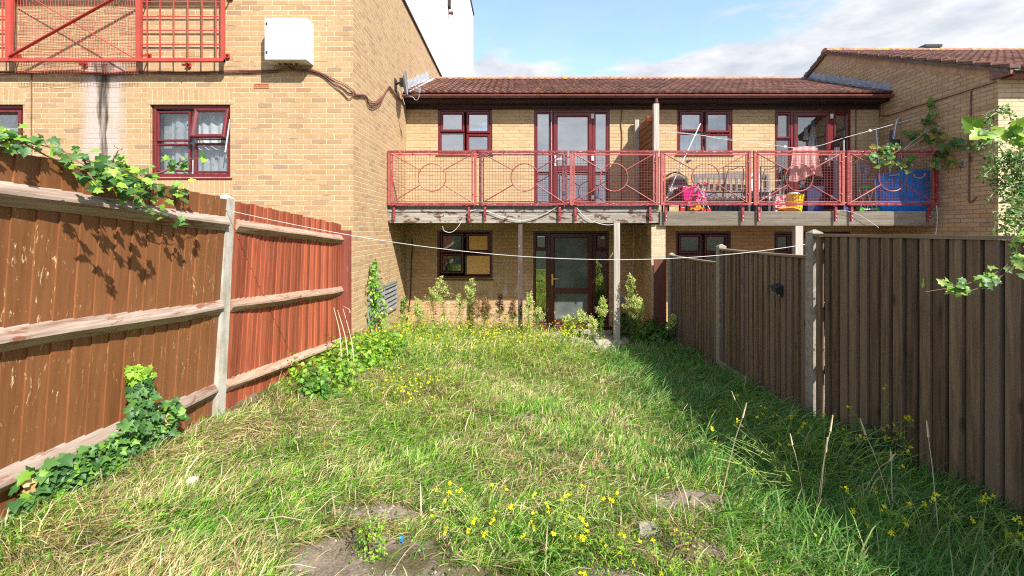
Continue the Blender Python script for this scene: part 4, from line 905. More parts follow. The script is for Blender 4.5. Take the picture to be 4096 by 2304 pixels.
for pi, (u0, u1, st) in enumerate(PAN):
    x0, x1 = r_(u0), r_(u1); z0, z1 = zr(821), zr(603); par = BL if pi < 3 else BR
    mb = MB(); w5 = .048
    mb.box(x0, x0 + w5, YR - .025, YR + .025, z0, z1 - .038); mb2 = MB(); mb2.box(x1 - w5, x1, YR - .025, YR + .025, z0, z1 - .038)
    o = mb.build('railing_panel', {0: P_SAL, 1: P_DK, 2: P_DK}[st] if st == 1 else (P_SAL if st == 0 else P_CHIP), par)
    mb2.build('upright', o.data.materials[0], o)
    for q in ((x0 - .002, x1 + .002, YR - .028, YR + .028, z1 - .037, z1), (x0 + w5, x1 - w5, YR - .024, YR + .024, z0, z0 + .038)): mb = MB(); mb.box(*q); mb.build('horizontal_rail', P_CHIP, o)
    mb = MB(); i0, i1, k0, k1 = x0 + .066, x1 - .066, z0 + .052, z1 - .056
    mb.box(i0, i0 + .028, YR - .012, YR + .012, k0, k1); mb.box(i1 - .028, i1, YR - .012, YR + .012, k0, k1); mb.box(i0 + .028, i1 - .028, YR - .012, YR + .012, k1 - .028, k1); mb.box(i0 + .028, i1 - .028, YR - .012, YR + .012, k0, k0 + .024)
    for (xx, zz_) in ((i0 - .009, k0 + .15), (i0 - .009, k1 - .15), (i1 + .009, k0 + .15), (i1 + .009, k1 - .15)): mb.tube([(xx - .01, YR - .02, zz_), (xx + .01, YR - .02, zz_)], .012, 6)
    for q in (.28, .72): mb.tube([(lerp(x0, x1, q), YR, k1), (lerp(x0, x1, q), YR, k1 + .02)], .010, 6)
    mb.build('inner_frame', P_DK if st == 1 else P_SAL, o)
    mb = MB(); nv, nh = 28, 17; jx = random.random()
    for i in range(1, nv):
        x = lerp(i0 + .028, i1 - .028, i / nv); mb.box(x - .0023, x + .0023, YR - .0023, YR + .0023, k0 + .02, k1 - .02)
    for i in range(1, nh):
        z = lerp(k0 + .024, k1 - .028, i / nh); mb.box(i0 + .02, i1 - .02, YR + .0024, YR + .006, z - .0023, z + .0023)
    mb.build('wire_mesh', P_WIRE, o)
    cx_, cz_ = (x0 + x1) / 2 + (.03 if st == 1 else 0), zr(710); rr = .253
    mb = MB(); mb.tube([(cx_ + rr * math.cos(a), YR - .012, cz_ + rr * math.sin(a)) for a in np.linspace(0, 2 * math.pi, 40, endpoint=False)], .010, 6, closed=True)
    for sx in (-1, 1):
        for sz in (-1, 1):
            cxn = x0 + .05 if sx < 0 else x1 - .05; czn = z0 + .04 if sz < 0 else z1 - .045; dv = Vector((cxn - cx_, 0, czn - cz_)); ang = math.atan2(sz * .135, sx * .215)
            mb.tube([(cx_ + rr * math.cos(ang), YR - .012, cz_ + rr * math.sin(ang)), (cxn, YR - .014, czn)], .0105, 6)
    mb.build('ring_brace', P_SAL if st != 1 else P_CHIP, o)
    for uu in ((u0 + 24, u1 - 30)):
        xx = r_(uu); mb = MB(); zlo = zr(886) if pi < 3 else zr(887)
        mb.box(xx - .022, xx + .022, YR + .005, YR + .013, zlo, z0 - .001); mb.box(xx - .022, xx - .014, YR + .013, YR + .045, zlo, z0 - .001)
        bk = mb.build('bracket', P_CHIP, o)
        mb = MB()
        for q in (.03, .10): mb.lathe((xx, YR - .002, zlo + q), [(0, -.004), (.012, -.002), (.014, .006)], 8, 'y')
        mb.build('bolt', STEEL if pi > 2 else P_CHIP, bk)
for k in range(5):
    x = r_((PAN[k][1] + PAN[k + 1][0]) / 2)
    for z in (zr(628), zr(812)):
        mb = MB(); mb.tube([(r_(PAN[k][1]) - .004, YR, z), (r_(PAN[k + 1][0]) + .004, YR, z)], .014, 8); mb.build('link_pin', P_SAL, BL if k < 3 else BR)
# wooden screen between the two balconies
t = thing('wooden_screen', 'brown overlapping board screen between the two balconies with a tall grey post', 'screen', (2.58, 8.5, 2.6))
mb = MB(); mb.box(bx(2616, 8.47), bx(2637, 8.47), 8.475, 8.56, 2.60, 4.555); mb.build('post', W_POST, t)
mb = MB(); mb.box(2.49, 2.575, 9.66, 9.74, 2.60, 4.545); mb.build('post', W_POST, t)
mb = MB(); n = 14
for i in range(n):
    z = 2.66 + i * (4.39 - 2.66) / n; h = .15; wv = [.012 * math.sin(i * 3 + k * 1.3) for k in range(7)]
    vs = []
    for k in range(7):
        y = lerp(8.565, 9.65, k / 6); tl = .10 if i == n - 1 else 0
        vs += [(2.560, y, z + wv[k]), (2.585, y, z + wv[k]), (2.590, y, z + h), (2.578, y, z + h)]
    mb.add(vs, [(k * 4 + j, k * 4 + (j + 1) % 4, k * 4 + 4 + (j + 1) % 4, k * 4 + 4 + j) for k in range(6) for j in range(4)] + [(0, 1, 2, 3), (27, 26, 25, 24)])
mb.build('board_panel', W_ORANGE, t)
mb = MB(); mb.lathe((2.5, 8.62, 4.32), [(0, -.08), (.06, -.07), (.075, 0), (.06, .05), (.0, .06)], 10, 'z'); mb.build('lamp_cover', TERRA, t)

# ------------------------------------------------------------------ vegetation tools
def np_mesh(name, V, faces, cols, mat, parent=None, smooth=False):
    """V (n,3), faces (m,k) equal sized, cols (n,3)"""
    off = np.zeros(3); q = parent
    while q is not None: off = off + np.array(q.location); q = q.parent
    V = np.asarray(V, np.float32) - off.astype(np.float32); faces = np.asarray(faces, np.int32); m, k = faces.shape
    me = bpy.data.meshes.new(name); me.vertices.add(len(V)); me.vertices.foreach_set('co', V.ravel())
    me.loops.add(m * k); me.loops.foreach_set('vertex_index', faces.ravel()); me.polygons.add(m)
    me.polygons.foreach_set('loop_start', np.arange(m, dtype=np.int32) * k); me.polygons.foreach_set('loop_total', np.full(m, k, np.int32))
    if smooth: me.polygons.foreach_set('use_smooth', np.ones(m, bool))
    me.update(calc_edges=True)
    a = me.color_attributes.new('Col', 'FLOAT_COLOR', 'POINT'); c = np.concatenate([cols, np.ones((len(cols), 1))], 1).astype(np.float32); a.data.foreach_set('color', c.ravel())
    me.materials.append(mat); o = bpy.data.objects.new(name, me); COL.objects.link(o)
    if parent is not None: o.parent = parent
    return o
def fan(outline, fold=.0, cup=.0):
    """leaf template: midrib points + outline, triangles around the base-centre"""
    pts = [(.42, 0, 0)] + [(x, y, abs(y) * fold - cup * (x - .4) ** 2) for x, y in outline]
    n = len(outline); return np.array(pts, float), np.array([(0, 1 + i, 1 + (i + 1) % n) for i in range(n)])
def sym(half): return half + [(x, -y) for x, y in half[::-1] if abs(y) > 1e-6]
OVAL = fan(sym([(0, 0), (.12, .14), (.35, .27), (.6, .26), (.82, .14), (1, 0)]), .35, .4)
IVY = fan(sym([(.02, 0), (-.08, .18), (.10, .42), (.30, .30), (.52, .50), (.60, .22), (.78, .14), (1, 0)]), .25, .3)
VINE = fan(sym([(.05, 0), (-.12, .2), (.0, .42), (.14, .36), (.32, .56), (.44, .34), (.62, .46), (.66, .24), (.84, .22), (1, 0)]), .2, .35)
NARROW = fan(sym([(0, 0), (.3, .075), (.6, .07), (1, 0)]), .3, .5)
HERB = fan(sym([(0, 0), (.15, .12), (.22, .06), (.40, .24), (.48, .10), (.65, .22), (.72, .09), (1, 0)]), .3, .4)
PET = (np.array([(0, 0, 0)] + sum([[(math.cos(a - .5) * .8, math.sin(a - .5) * .8, .25), (math.cos(a) * 1.15, math.sin(a) * 1.15, .15), (math.cos(a + .5) * .8, math.sin(a + .5) * .8, .25)] for a in (0, 1.57, 3.14, 4.71)], [])),
       np.array([(0, 1 + 3 * k, 2 + 3 * k) for k in range(4)] + [(0, 2 + 3 * k, 3 + 3 * k) for k in range(4)]))
SPECK = (np.array([(-.5, -.5, 0), (.5, -.5, .1), (.5, .5, 0), (-.5, .5, .1)]), np.array([(0, 1, 2), (0, 2, 3)]))
def unit(a): return a / np.maximum(np.linalg.norm(a, axis=-1, keepdims=True), 1e-9)
def rnd(n, k=3): return RNG.normal(size=(n, k))
def leaves(name, pos, nrm, dr, size, cols, tmpl, mat, parent=None, colj=.15):
    pos = np.asarray(pos, float); n = len(pos); nrm = unit(np.asarray(nrm, float)); dr = np.asarray(dr, float); dr = unit(dr - nrm * (dr * nrm).sum(1, keepdims=True)); sd_ = np.cross(nrm, dr)
    tv, tf = tmpl; size = np.broadcast_to(np.asarray(size, float), (n,))
    V = pos[:, None, :] + size[:, None, None] * (tv[None, :, 0, None] * dr[:, None, :] + tv[None, :, 1, None] * sd_[:, None, :] + tv[None, :, 2, None] * nrm[:, None, :])
    k = len(tv); Fc = (tf[None] + (np.arange(n) * k)[:, None, None]).reshape(-1, 3)
    c = np.asarray(cols, float) * (1 + colj * RNG.uniform(-1, 1, (n, 1))); C = np.repeat(np.clip(c, 0, 1), k, 0)
    return np_mesh(name, V.reshape(-1, 3), Fc, C, mat, parent)
def pick(cols, n, p=None):
    cols = np.array(cols, float); return cols[RNG.choice(len(cols), n, p=p)]
GRN = [(.07, .18, .02), (.11, .26, .03), (.16, .34, .045), (.055, .13, .022)]
LIME = [(.27, .44, .04), (.38, .54, .05), (.20, .36, .04)]
IVYC = [(.045, .12, .03), (.065, .16, .04), (.10, .22, .05), (.18, .34, .04), (.28, .44, .05)]

# ------------------------------------------------------------------ grass
BARE = [(-.72, 2.20, .42, .24), (.42, 2.14, .22, .16), (.80, 2.30, .26, .14), (-.25, 2.05, .5, .12), (-.85, 2.62, .28, .10), (.1, 4.2, .22, .08), (.72, 4.1, .18, .07), (1.05, 2.75, .3, .12)]
def nz2(x, y, f, s): return (np.sin(x * f * 1.3 + s) * np.sin(y * f + s * 2.1 + .7 * np.sin(x * f * .8)) + .6 * np.sin(x * f * 2.7 + y * f * 1.9 + s * 3) + .5 * np.sin(y * f * 3.9 - x * f * 2.3 + s)) / 2.1
def blades(n, dens_fn, L0, L1, width, bend, colfn, x0=-2.55, x1=2.74, y0=1.75, y1=9.6, lean=None, seed=1):
    rg = np.random.default_rng(seed)
    x = rg.uniform(x0, x1, n); y = y0 + (y1 - y0) * rg.random(n) ** 1.45
    keep = rg.random(n) < dens_fn(x, y); x, y = x[keep], y[keep]; n = len(x)
    z = ground(x, y) - .01
    L = rg.uniform(L0, L1, n) * (1 + .30 * nz2(x, y, 2.1, 3) + .30 * nz2(x, y, 9.0, 5)) ; b = rg.uniform(bend[0], bend[1], n)
    ang = rg.uniform(0, 6.283, n); sw = 2.2 * nz2(x, y, 1.3, 7); ang = np.where(rg.random(n) < .55, sw + rg.normal(0, .5, n), ang)
    w = width * (1 + .16 * (y - 2)) * rg.uniform(.6, 1.3, n)
    dx, dy = np.cos(ang), np.sin(ang); px, py = -dy, dx
    tw = rg.uniform(-.6, .6, n); px2 = px * np.cos(tw) + dx * np.sin(tw); py2 = py * np.cos(tw) + dy * np.sin(tw)
    V = np.zeros((n, 8, 3), np.float32)
    for i, (t, wf) in enumerate(((0, .8), (.38, 1.0), (.74, .75), (1, .08))):
        h = L * (t - b * .62 * t ** 2.2) * (1 - .25 * b); hz_ = L * b * .85 * t ** 1.5
        cx_, cy_, cz_ = x + dx * hz_, y + dy * hz_, z + h
        V[:, 2 * i] = np.stack([cx_ - px2 * w * wf / 2, cy_ - py2 * w * wf / 2, cz_], 1); V[:, 2 * i + 1] = np.stack([cx_ + px2 * w * wf / 2, cy_ + py2 * w * wf / 2, cz_ + w * .2], 1)
    V[:, :, 0] = np.clip(V[:, :, 0], -2.60, 2.745); V[:, :, 1] = np.minimum(V[:, :, 1], 9.78)
    q = np.array([(0, 1, 3, 2), (2, 3, 5, 4), (4, 5, 7, 6)]); Fc = (q[None] + (np.arange(n) * 8)[:, None, None]).reshape(-1, 4)
    c = colfn(x, y, n, rg) * (1 + .38 * rg.uniform(-1, 1, (n, 1))) * (1 + .22 * nz2(x, y, 7.0, 1)[:, None]); C = np.repeat(np.clip(c, 0, 1), 8, 0)
    return V.reshape(-1, 3), Fc, C
def bare(x, y):
    m = np.ones_like(x)
    for (cx_, cy_, rx, ry) in BARE:
        d = ((x - cx_) / rx) ** 2 + ((y - cy_) / ry) ** 2 + .35 * nz2(x, y, 9, 2); m = m * sstep(.65, 1.25, d)
    path = ((x > .3) & (x < 2.35) & (y > 8.15)) | ((x > 1.3) & (x < 1.9) & (y > 7.5)); m = np.where(path, m * .10, m)
    m = np.where((x < XL) & (y > YT - .05), 0, m); m = np.where((x > 2.46) & (y > 8.3), 0, m)
    return m
def dryness(x, y):
    d = .34 + .28 * nz2(x, y, 1.7, 1.1) + .16 * nz2(x, y, 5.3, 4)
    d = d + .28 * np.exp(-(((x + 2.2) / .5) ** 2 + ((y - 4.0) / 1.3) ** 2)) + .32 * np.exp(-(((x + 2.0) / .6) ** 2 + ((y - 2.0) / .3) ** 2)) + .22 * np.exp(-(((x - .3) / .8) ** 2 + ((y - 5.2) / .6) ** 2))
    d = d - .25 * sstep(1.3, 2.0, x)
    return np.clip(d, .04, .85)
def gcol(x, y, n, rg):
    g = pick([(.11, .28, .025), (.18, .38, .035), (.27, .47, .05), (.075, .20, .028), (.31, .48, .10)], n)
    yel = np.clip(.5 * np.exp(-(((x + .9) / .8) ** 2 + ((y - 5.0) / 1.2) ** 2)) + .5 * sstep(6, 8, y), 0, .6)[:, None]
    g = g * (1 - yel) + np.array([(.30, .38, .05)]) * yel
    dry = pick([(.60, .49, .27), (.72, .61, .38), (.48, .36, .18), (.36, .26, .14)], n)
    m = (rg.random(n) < dryness(x, y))[:, None]; return np.where(m, dry, g)
dn = lambda x, y: np.clip(bare(x, y) * (.85 + .35 * nz2(x, y, 4, 9)), .015, 1)
V, Fc, C = blades(210000, dn, .06, .17, .0042, (.3, 1.15), gcol, seed=1)
o = np_mesh('grass', V, Fc, C, GRASSM); tag(o, 'long tangled green and straw grass filling the garden', 'grass', kind='stuff')
V, Fc, C = blades(90000, lambda x, y: np.clip(bare(x, y) * 1.0, .05, 1), .06, .14, .005, (.8, 1.35), lambda x, y, n, rg: np.where((rg.random(n) < .25 + dryness(x, y))[:, None], pick([(.42, .33, .17), (.30, .23, .12), (.22, .16, .08)], n), pick([(.06, .14, .02), (.10, .20, .03)], n)), seed=2)
o = np_mesh('matted_grass', V, Fc, C, GRASSM); tag(o, 'low flattened mat of dead and green grass', 'grass', kind='stuff')
V, Fc, C = blades(1500, lambda x, y: bare(x, y) * np.clip(dryness(x, y) * 1.6, 0, 1), .16, .34, .0055, (.5, 1.3), lambda x, y, n, rg: pick([(.62, .52, .32), (.52, .40, .22), (.68, .60, .42)], n), seed=3)
o = np_mesh('dead_grass_stalks', V, Fc, C, GRASSM); tag(o, 'pale dead grass stalks standing out of the green', 'grass', kind='stuff')
V, Fc, C = blades(15000, lambda x, y: bare(x, y) * sstep(.9, 1.7, x), .18, .36, .006, (.4, 1.1), lambda x, y, n, rg: pick([(.09, .22, .04), (.13, .29, .05), (.07, .17, .04), (.28, .34, .12)], n), x0=.8, y0=1.8, y1=8.2, seed=4)
o = np_mesh('tall_grass', V, Fc, C, GRASSM); tag(o, 'taller lush grass in the shade of the right fence', 'grass', kind='stuff')
# herb leaves scattered low in the grass
def scatter(n, x0, x1, y0, y1, dens):
    x = RNG.uniform(x0, x1, n); y = RNG.uniform(y0, y1, n); k = RNG.random(n) < dens(x, y); return x[k], y[k]
x, y = scatter(16000, -2.5, 2.7, 1.9, 8.8, lambda x, y: np.clip(bare(x, y) * (.12 + .6 * np.clip(nz2(x, y, 2.9, 5), 0, 1)) + .7 * (np.exp(-(((x - .2) / .6) ** 2 + ((y - 2.5) / .35) ** 2))), 0, 1))
z = ground(x, y) + RNG.uniform(.02, .12, len(x)); n = len(x)
o = leaves('low_herbs', np.stack([x, y, z], 1), rnd(n) * .5 + [0, 0, 1], rnd(n), RNG.uniform(.02, .05, n), pick(GRN + LIME[:1], n), HERB, LEAF); tag(o, 'small leafy weeds spread low among the grass', 'weeds', kind='stuff')
x, y = scatter(15000, -2.4, .9, 6.0, 9.5, lambda x, y: bare(x, y) * np.clip(.35 + .5 * nz2(x, y, 3.3, 8), 0, 1)); z = ground(x, y) + RNG.uniform(.02, .30, len(x)) * (1 + .9 * sstep(7, 8.8, y)); n = len(x)
o = leaves('tangled_weeds', np.stack([x, y, z], 1), rnd(n) * .7 + [0, -.2, 1], rnd(n), RNG.uniform(.025, .06, n), pick(GRN + LIME + [(.36, .27, .13)], n), HERB, LEAF); tag(o, 'waist high tangle of yellow green weeds before the house wall', 'weeds', kind='stuff')
# small stones and crumbs on the bare soil
mb = MB()
for i in range(240):
    cx_, cy_, rx, ry = random.choice(BARE[:5]); xx = cx_ + random.uniform(-1, 1) * rx; yy = cy_ + random.uniform(-1, 1) * ry; r = random.uniform(.003, .011); zz_ = gz(xx, yy) + .004
    mb.add([(xx + r, yy, zz_), (xx, yy + r * .8, zz_), (xx - r * .9, yy, zz_), (xx, yy - r, zz_), (xx, yy, zz_ + r)], [(0, 1, 4), (1, 2, 4), (2, 3, 4), (3, 0, 4)])
tag(mb.build('pebbles', plain('pebble', (.30, .26, .21), .9, var=.3)), 'scattered pebbles and crumbs on the bare soil patches', 'pebbles', kind='stuff')

# ------------------------------------------------------------------ plants
def conyza(x, y, H_, label, lean=0.0, full=.45, spread=.16, col=None, dry=0.0, group='tall fleabane stems'):
    z0 = gz(x, y); t = thing('fleabane', label, 'plant', (x, y, z0), group)
    ns = RNG.integers(1, 3) if H_ > .7 else 1; P_, N_, D_ = [], [], []; sp_, sn_ = [], []; mb = MB()
    for k in range(ns):
        ph = RNG.uniform(0, 6.28); ln = lean + RNG.normal(0, .05); Hh = H_ * (1 - .18 * k)
        pt = [Vector((x + .03 * k + ln * q ** 1.5 + .012 * math.sin(q * 6 + ph), y + .02 * math.sin(ph + q * 3), z0 + Hh * q)) for q in np.linspace(0, 1, 9)]
        mb.tube(pt, .006, 5, taper=.002)
        m = int(130 * Hh)
        for i in range(m):
            q = RNG.uniform(.05, .9); a = RNG.uniform(0, 6.28); b = pt[int(q * 8)].lerp(pt[min(8, int(q * 8) + 1)], q * 8 % 1)
            P_.append(b); D_.append((math.cos(a), math.sin(a), .5)); N_.append((-math.cos(a) * .5, -math.sin(a) * .5, 1))
        for j in range(int(34 * full * 2)):
            q = RNG.uniform(1 - full, 1); b = pt[min(7, int(q * 8))].lerp(pt[min(8, int(q * 8) + 1)], q * 8 % 1); a = RNG.uniform(0, 6.28); r = spread * (1.08 - q) / full * RNG.uniform(.4, 1) + .02
            e = b + Vector((math.cos(a) * r, math.sin(a) * r, r * .9)); mb.tube([b, b.lerp(e, .5) + Vector((0, 0, .01)), e], .0014, 3, cap=False)
            for s_2 in range(24): sp_.append(e + Vector(RNG.normal(0, .016, 3)) - (e - b) * RNG.uniform(0, .55)); sn_.append(RNG.normal(size=3))
    mb.build('stem', STEM if dry < .5 else STEMD, t)
    n = len(P_); cc = pick(GRN[:3] + [(.16, .30, .05)], n) if dry < .5 else pick([(.26, .17, .08), (.35, .25, .12)], n)
    leaves('foliage', P_, N_, D_, RNG.uniform(.05, .095, n), cc, NARROW, LEAF, t)
    n = len(sp_); leaves('seed_heads', sp_, sn_, rnd(n), RNG.uniform(.010, .018, n), pick(col or [(.52, .56, .20), (.66, .66, .36), (.40, .50, .14)], n), SPECK, PETAL, t)
CY = [(1735, 8.9, 1.02, 'tall pale green fleabane below the left end of the ground floor window', -.05, .45, .20), (1780, 8.55, 1.20, 'broad fleabane clump with cream heads before the left window', .02, .5, .22),
      (1835, 8.8, .85, 'short fleabane right of the broad clump', .05, .4, .14), (1878, 8.7, 1.18, 'slim fleabane with a narrow top under the boarded window', .03, .35, .12),
      (2108, 8.3, .92, 'feathery fleabane just right of the dark balcony post', .0, .5, .12), (2150, 8.6, .62, 'small fleabane by the left edge of the door', .03, .4, .12), (2275, 8.7, .45, 'low leafy fleabane in front of the door', -.05, .4, .12),
      (2400, 8.45, .82, 'upright fleabane in front of the right side of the door', .02, .4, .10), (2372, 8.1, .50, 'bushy short fleabane left of the pale post', .0, .5, .12), (2342, 8.5, .60, 'green fleabane leaning left near the door centre', -.08, .4, .12),
      (2528, 8.2, 1.28, 'tallest fleabane with a long lime flower plume right of the pale post', -.01, .62, .17), (2545, 8.0, .85, 'second fleabane beside the tallest one by the brick pier', .02, .5, .14), (1680, 8.6, .78, 'thin fleabane near the inner wall corner', -.02, .4, .10), (2690, 7.9, .55, 'faded fleabane against the far dark fence panel', .03, .5, .10)]
for (u, d, h, lb, ln, fl, spd) in CY: conyza(bx(u, d), d, h, lb, ln, fl, spd)
for (u, d, h, lb) in ((1930, 8.9, .78, 'dead brown flower stalk left of the dark post'), (1995, 9.0, .85, 'dead brown flower stalk nearest the dark post'), (2050, 8.8, .70, 'dead reddish stalk leaning on the dark post'), (1905, 8.6, .82, 'dead brown stalk below the chipboard panes')):
    conyza(bx(u, d), d, h, lb, .03, .5, .10, [(.22, .13, .06), (.35, .24, .12)], 1.0, 'dead flower stalks')

def stems_and_leaves(name, label, cat, paths, r, leafn, size, tmpl, cols, mat, stemmat, out=(0, -1, .3), spread=.05, parent_loc=None, cp=None, stemr2=None, drop=.35):
    t = thing(name, label, cat, parent_loc or paths[0][0]); mb = MB(); PP, NN, DD = [], [], []
    for pts in paths:
        sp_ = spline(pts, 6); mb.tube(sp_, r, 5, taper=stemr2 or r * .4)
        n = max(3, int(leafn * sum((sp_[i + 1] - sp_[i]).length for i in range(len(sp_) - 1))))
        for i in range(n):
            q = RNG.uniform(.02, 1) * (len(sp_) - 1.001); a = sp_[int(q)].lerp(sp_[int(q) + 1], q % 1); PP.append(a + Vector(RNG.normal(0, spread, 3)))
            NN.append(Vector(out) + Vector(RNG.normal(0, .45, 3))); DD.append(Vector(RNG.normal(0, .6, 3)) + Vector((0, 0, -drop)))
    mb.build('stem', stemmat, t); n = len(PP)
    leaves('foliage', PP, NN, DD, RNG.uniform(size[0], size[1], n), pick(cols, n, cp), tmpl, mat, t); return t
# ivy hanging over the left fence
IX = -2.50
def I(u, v, x=IX): return PX(u, v, x)
ivyp = [[I(-40, 590), I(60, 556), I(130, 573), I(210, 592), I(300, 625), I(420, 664), I(500, 672)], [I(100, 575), I(180, 620), I(250, 650), I(330, 680), I(430, 690), I(530, 700, -2.44)],
        [I(330, 640), I(400, 700, -2.46), I(470, 730, -2.42), I(530, 760, -2.40), I(600, 770, -2.40)], [I(480, 690), I(560, 720), I(650, 745), I(720, 762), I(762, 780)], [I(500, 740, -2.42), I(530, 790, -2.42), I(545, 820, -2.42), I(640, 855, -2.43), I(705, 872, -2.44)],
        [I(560, 700, -2.38), I(640, 690, -2.30), I(700, 660, -2.25), I(750, 635, -2.2), I(805, 634, -2.2)], [I(440, 668), I(460, 625, -2.45), I(475, 600, -2.45)], [I(350, 690, -2.42), I(390, 740, -2.38), I(410, 745, -2.36)], [I(540, 740, -2.44), I(580, 780, -2.43), I(640, 800, -2.43)]]
stems_and_leaves('ivy', 'bright ivy trailing over the top of the brown fence panel', 'ivy', ivyp, .005, 40, (.032, .062), IVY, IVYC, LEAFIVY, STEMB, (.55, -.55, .55), .035, cp=[.2, .25, .2, .2, .15])
x, y = [], []
pp = []; 
for (u, v, x_, su, sv, n) in ((50, 540, -2.48, 35, 20, 18), (430, 715, -2.44, 55, 26, 40), (560, 745, -2.44, 60, 20, 34), (510, 690, -2.46, 45, 18, 20)):
    for i in range(n): pp.append(PX(min(760, u + RNG.normal() * su), v + RNG.normal() * sv, x_ + RNG.normal() * .02))
n = len(pp); t_ = [o for o in bpy.data.objects if o.name == 'ivy'][0]
leaves('leaf_cluster', pp, rnd(n) * .4 + [.5, -.6, .6], rnd(n) * .6 + [0, 0, -.4], RNG.uniform(.032, .065, n), pick(IVYC, n), IVY, LEAFIVY, t_)
# shadow-casting runners hanging clear of the boards
stems_and_leaves('ivy', 'thin ivy runners hanging out over the middle of the brown fence', 'ivy', [[I(250, 600, -2.3), I(300, 640, -2.22), I(420, 700, -2.15)], [I(330, 640, -2.35), I(420, 660, -2.25), I(520, 700, -2.2), I(610, 745, -2.2)]], .004, 40, (.04, .07), IVY, IVYC, LEAFIVY, STEMB, (.5, -.5, .6), .02)
# ivy climbing from the foot of the fence
def wallivy(u, v, x=-2.56): return PX(u, v, x)
t = thing('ivy', 'dark ivy column climbing the foot of the brown fence', 'ivy', wallivy(560, 1650, -2.5)); mb = MB(); pp = []
for pts in ([(560, 1700), (548, 1620), (540, 1540), (535, 1465)], [(575, 1700), (590, 1620), (592, 1540), (580, 1460)]):
    mb.tube(spline([wallivy(u, v) for u, v in pts], 5), .005, 5, taper=.002)
    for i in range(115):
        q = RNG.random(); v = lerp(1460, 1720, q); u = lerp(pts[-1][0], pts[0][0], q) + RNG.normal() * (12 + 20 * q); pp.append(wallivy(u, v, -2.575 + .05 * q + abs(RNG.normal()) * .02))
mb.build('stem', STEMB, t); n = len(pp); zt_ = np.array([p.z for p in pp]); young = (zt_ > np.quantile(zt_, .8))[:, None]
leaves('foliage', pp, rnd(n) * .3 + [1, -.5, .3], rnd(n) * .3 + [0, -.1, -.8], RNG.uniform(.035, .065, n), np.where(young, pick(LIME, n), pick(IVYC[:3], n)), IVY, LEAFIVY, t)
t = thing('ivy', 'large leaved ivy spreading along the ground under the brown fence', 'ivy', (-2.3, 2.8, .6)); mb = MB(); pp = []
for i in range(560):
    q = RNG.random() ** .8; u = lerp(-20, 680, q) + RNG.normal() * 30; vb = lerp(2000, 1640, q); d_ = lerp(2.35, 3.4, q) + RNG.normal() * .05; v = vb + np.clip(RNG.normal(), -1.5, 2) * lerp(58, 38, q); p = P(u, v, d_)
    if p.z < gz(p.x, p.y) + .02: p.z = gz(p.x, p.y) + .02 + RNG.random() * .06
    p.x = max(p.x, -2.56); pp.append(p)
n = len(pp); ys_ = np.array([p.y for p in pp])
mb.tube(spline([P(-20, 2060, 2.35), P(150, 2000, 2.5), P(350, 1850, 2.8), P(500, 1760, 3.1), P(650, 1700, 3.4)], 5), .006, 5); mb.build('stem', STEMB, t)
leaves('foliage', pp, rnd(n) * .35 + [.5, -.6, .8], rnd(n) * .5 + [.3, -.3, -.5], RNG.uniform(.04, .075, n) * np.where(ys_ < 2.7, 1.25, 1), pick(IVYC[:4] + [(.60, .38, .20)], n, [.27, .30, .27, .13, .03]), IVY, LEAFIVY, t)
# climber on the louvred vent
t = thing('climber', 'green climber with heart shaped leaves scrambling up the louvred vent', 'plant', PX(1510, 1400, -2.3)); pp = []; mb = MB()
stem = spline([PX(1510, 1420, -2.28), PX(1508, 1300, -2.32), PX(1500, 1200, -2.33), PX(1495, 1120, -2.33), PX(1493, 1048, -2.33)], 8); mb.tube(stem, .007, 5, taper=.002); 
for i in range(460):
    q = RNG.random() ** 1.5; k = q * (len(stem) - 1.01); p = stem[int(k)].lerp(stem[int(k) + 1], k % 1); s_3 = .13 * (1 - q) ** .8 + .02; pp.append(p + Vector((RNG.normal() * s_3 * .5 + .02, RNG.normal() * s_3 * 1.5, RNG.normal() * .03)))
for (a, b) in (((1520, 1260), (1560, 1228)), ((1515, 1330), (1590, 1290)), ((1500, 1340), (1470, 1390)), ((1540, 1350), (1600, 1270))):
    pa, pb = PX(*a, -2.28), PX(*b, -2.25); mb.tube([pa, pa.lerp(pb, .5) + Vector((0, 0, .03)), pb], .004, 4)
    for i in range(16): pp.append(pa.lerp(pb, RNG.random()) + Vector(RNG.normal(0, .03, 3)))
mb.build('stem', STEMB, t); n = len(pp); leaves('foliage', pp, rnd(n) * .4 + [.4, -.8, .5], rnd(n) * .4 + [0, 0, -.6], RNG.uniform(.045, .075, n), pick(GRN + LIME, n), OVAL, LEAF, t)
t = thing('climber', 'darker climber clump at the inner corner between the vent and the window', 'plant', P(1625, 1330, 9.3)); pp = []; mb = MB()
stem = spline([P(1645, 1380, 9.1), P(1625, 1300, 9.3), P(1614, 1220, 9.4), P(1610, 1200, 9.4)], 6); mb.tube(stem, .006, 5)
for i in range(170):
    q = RNG.random(); k = q * (len(stem) - 1.01); pp.append(stem[int(k)].lerp(stem[int(k) + 1], k % 1) + Vector((RNG.normal() * .06, -abs(RNG.normal()) * .05, RNG.normal() * .05)))
mb.build('stem', STEMB, t); n = len(pp); leaves('foliage', pp, rnd(n) * .5 + [0, -.8, .5], rnd(n), RNG.uniform(.04, .07, n), pick(GRN, n), OVAL, LEAF, t)
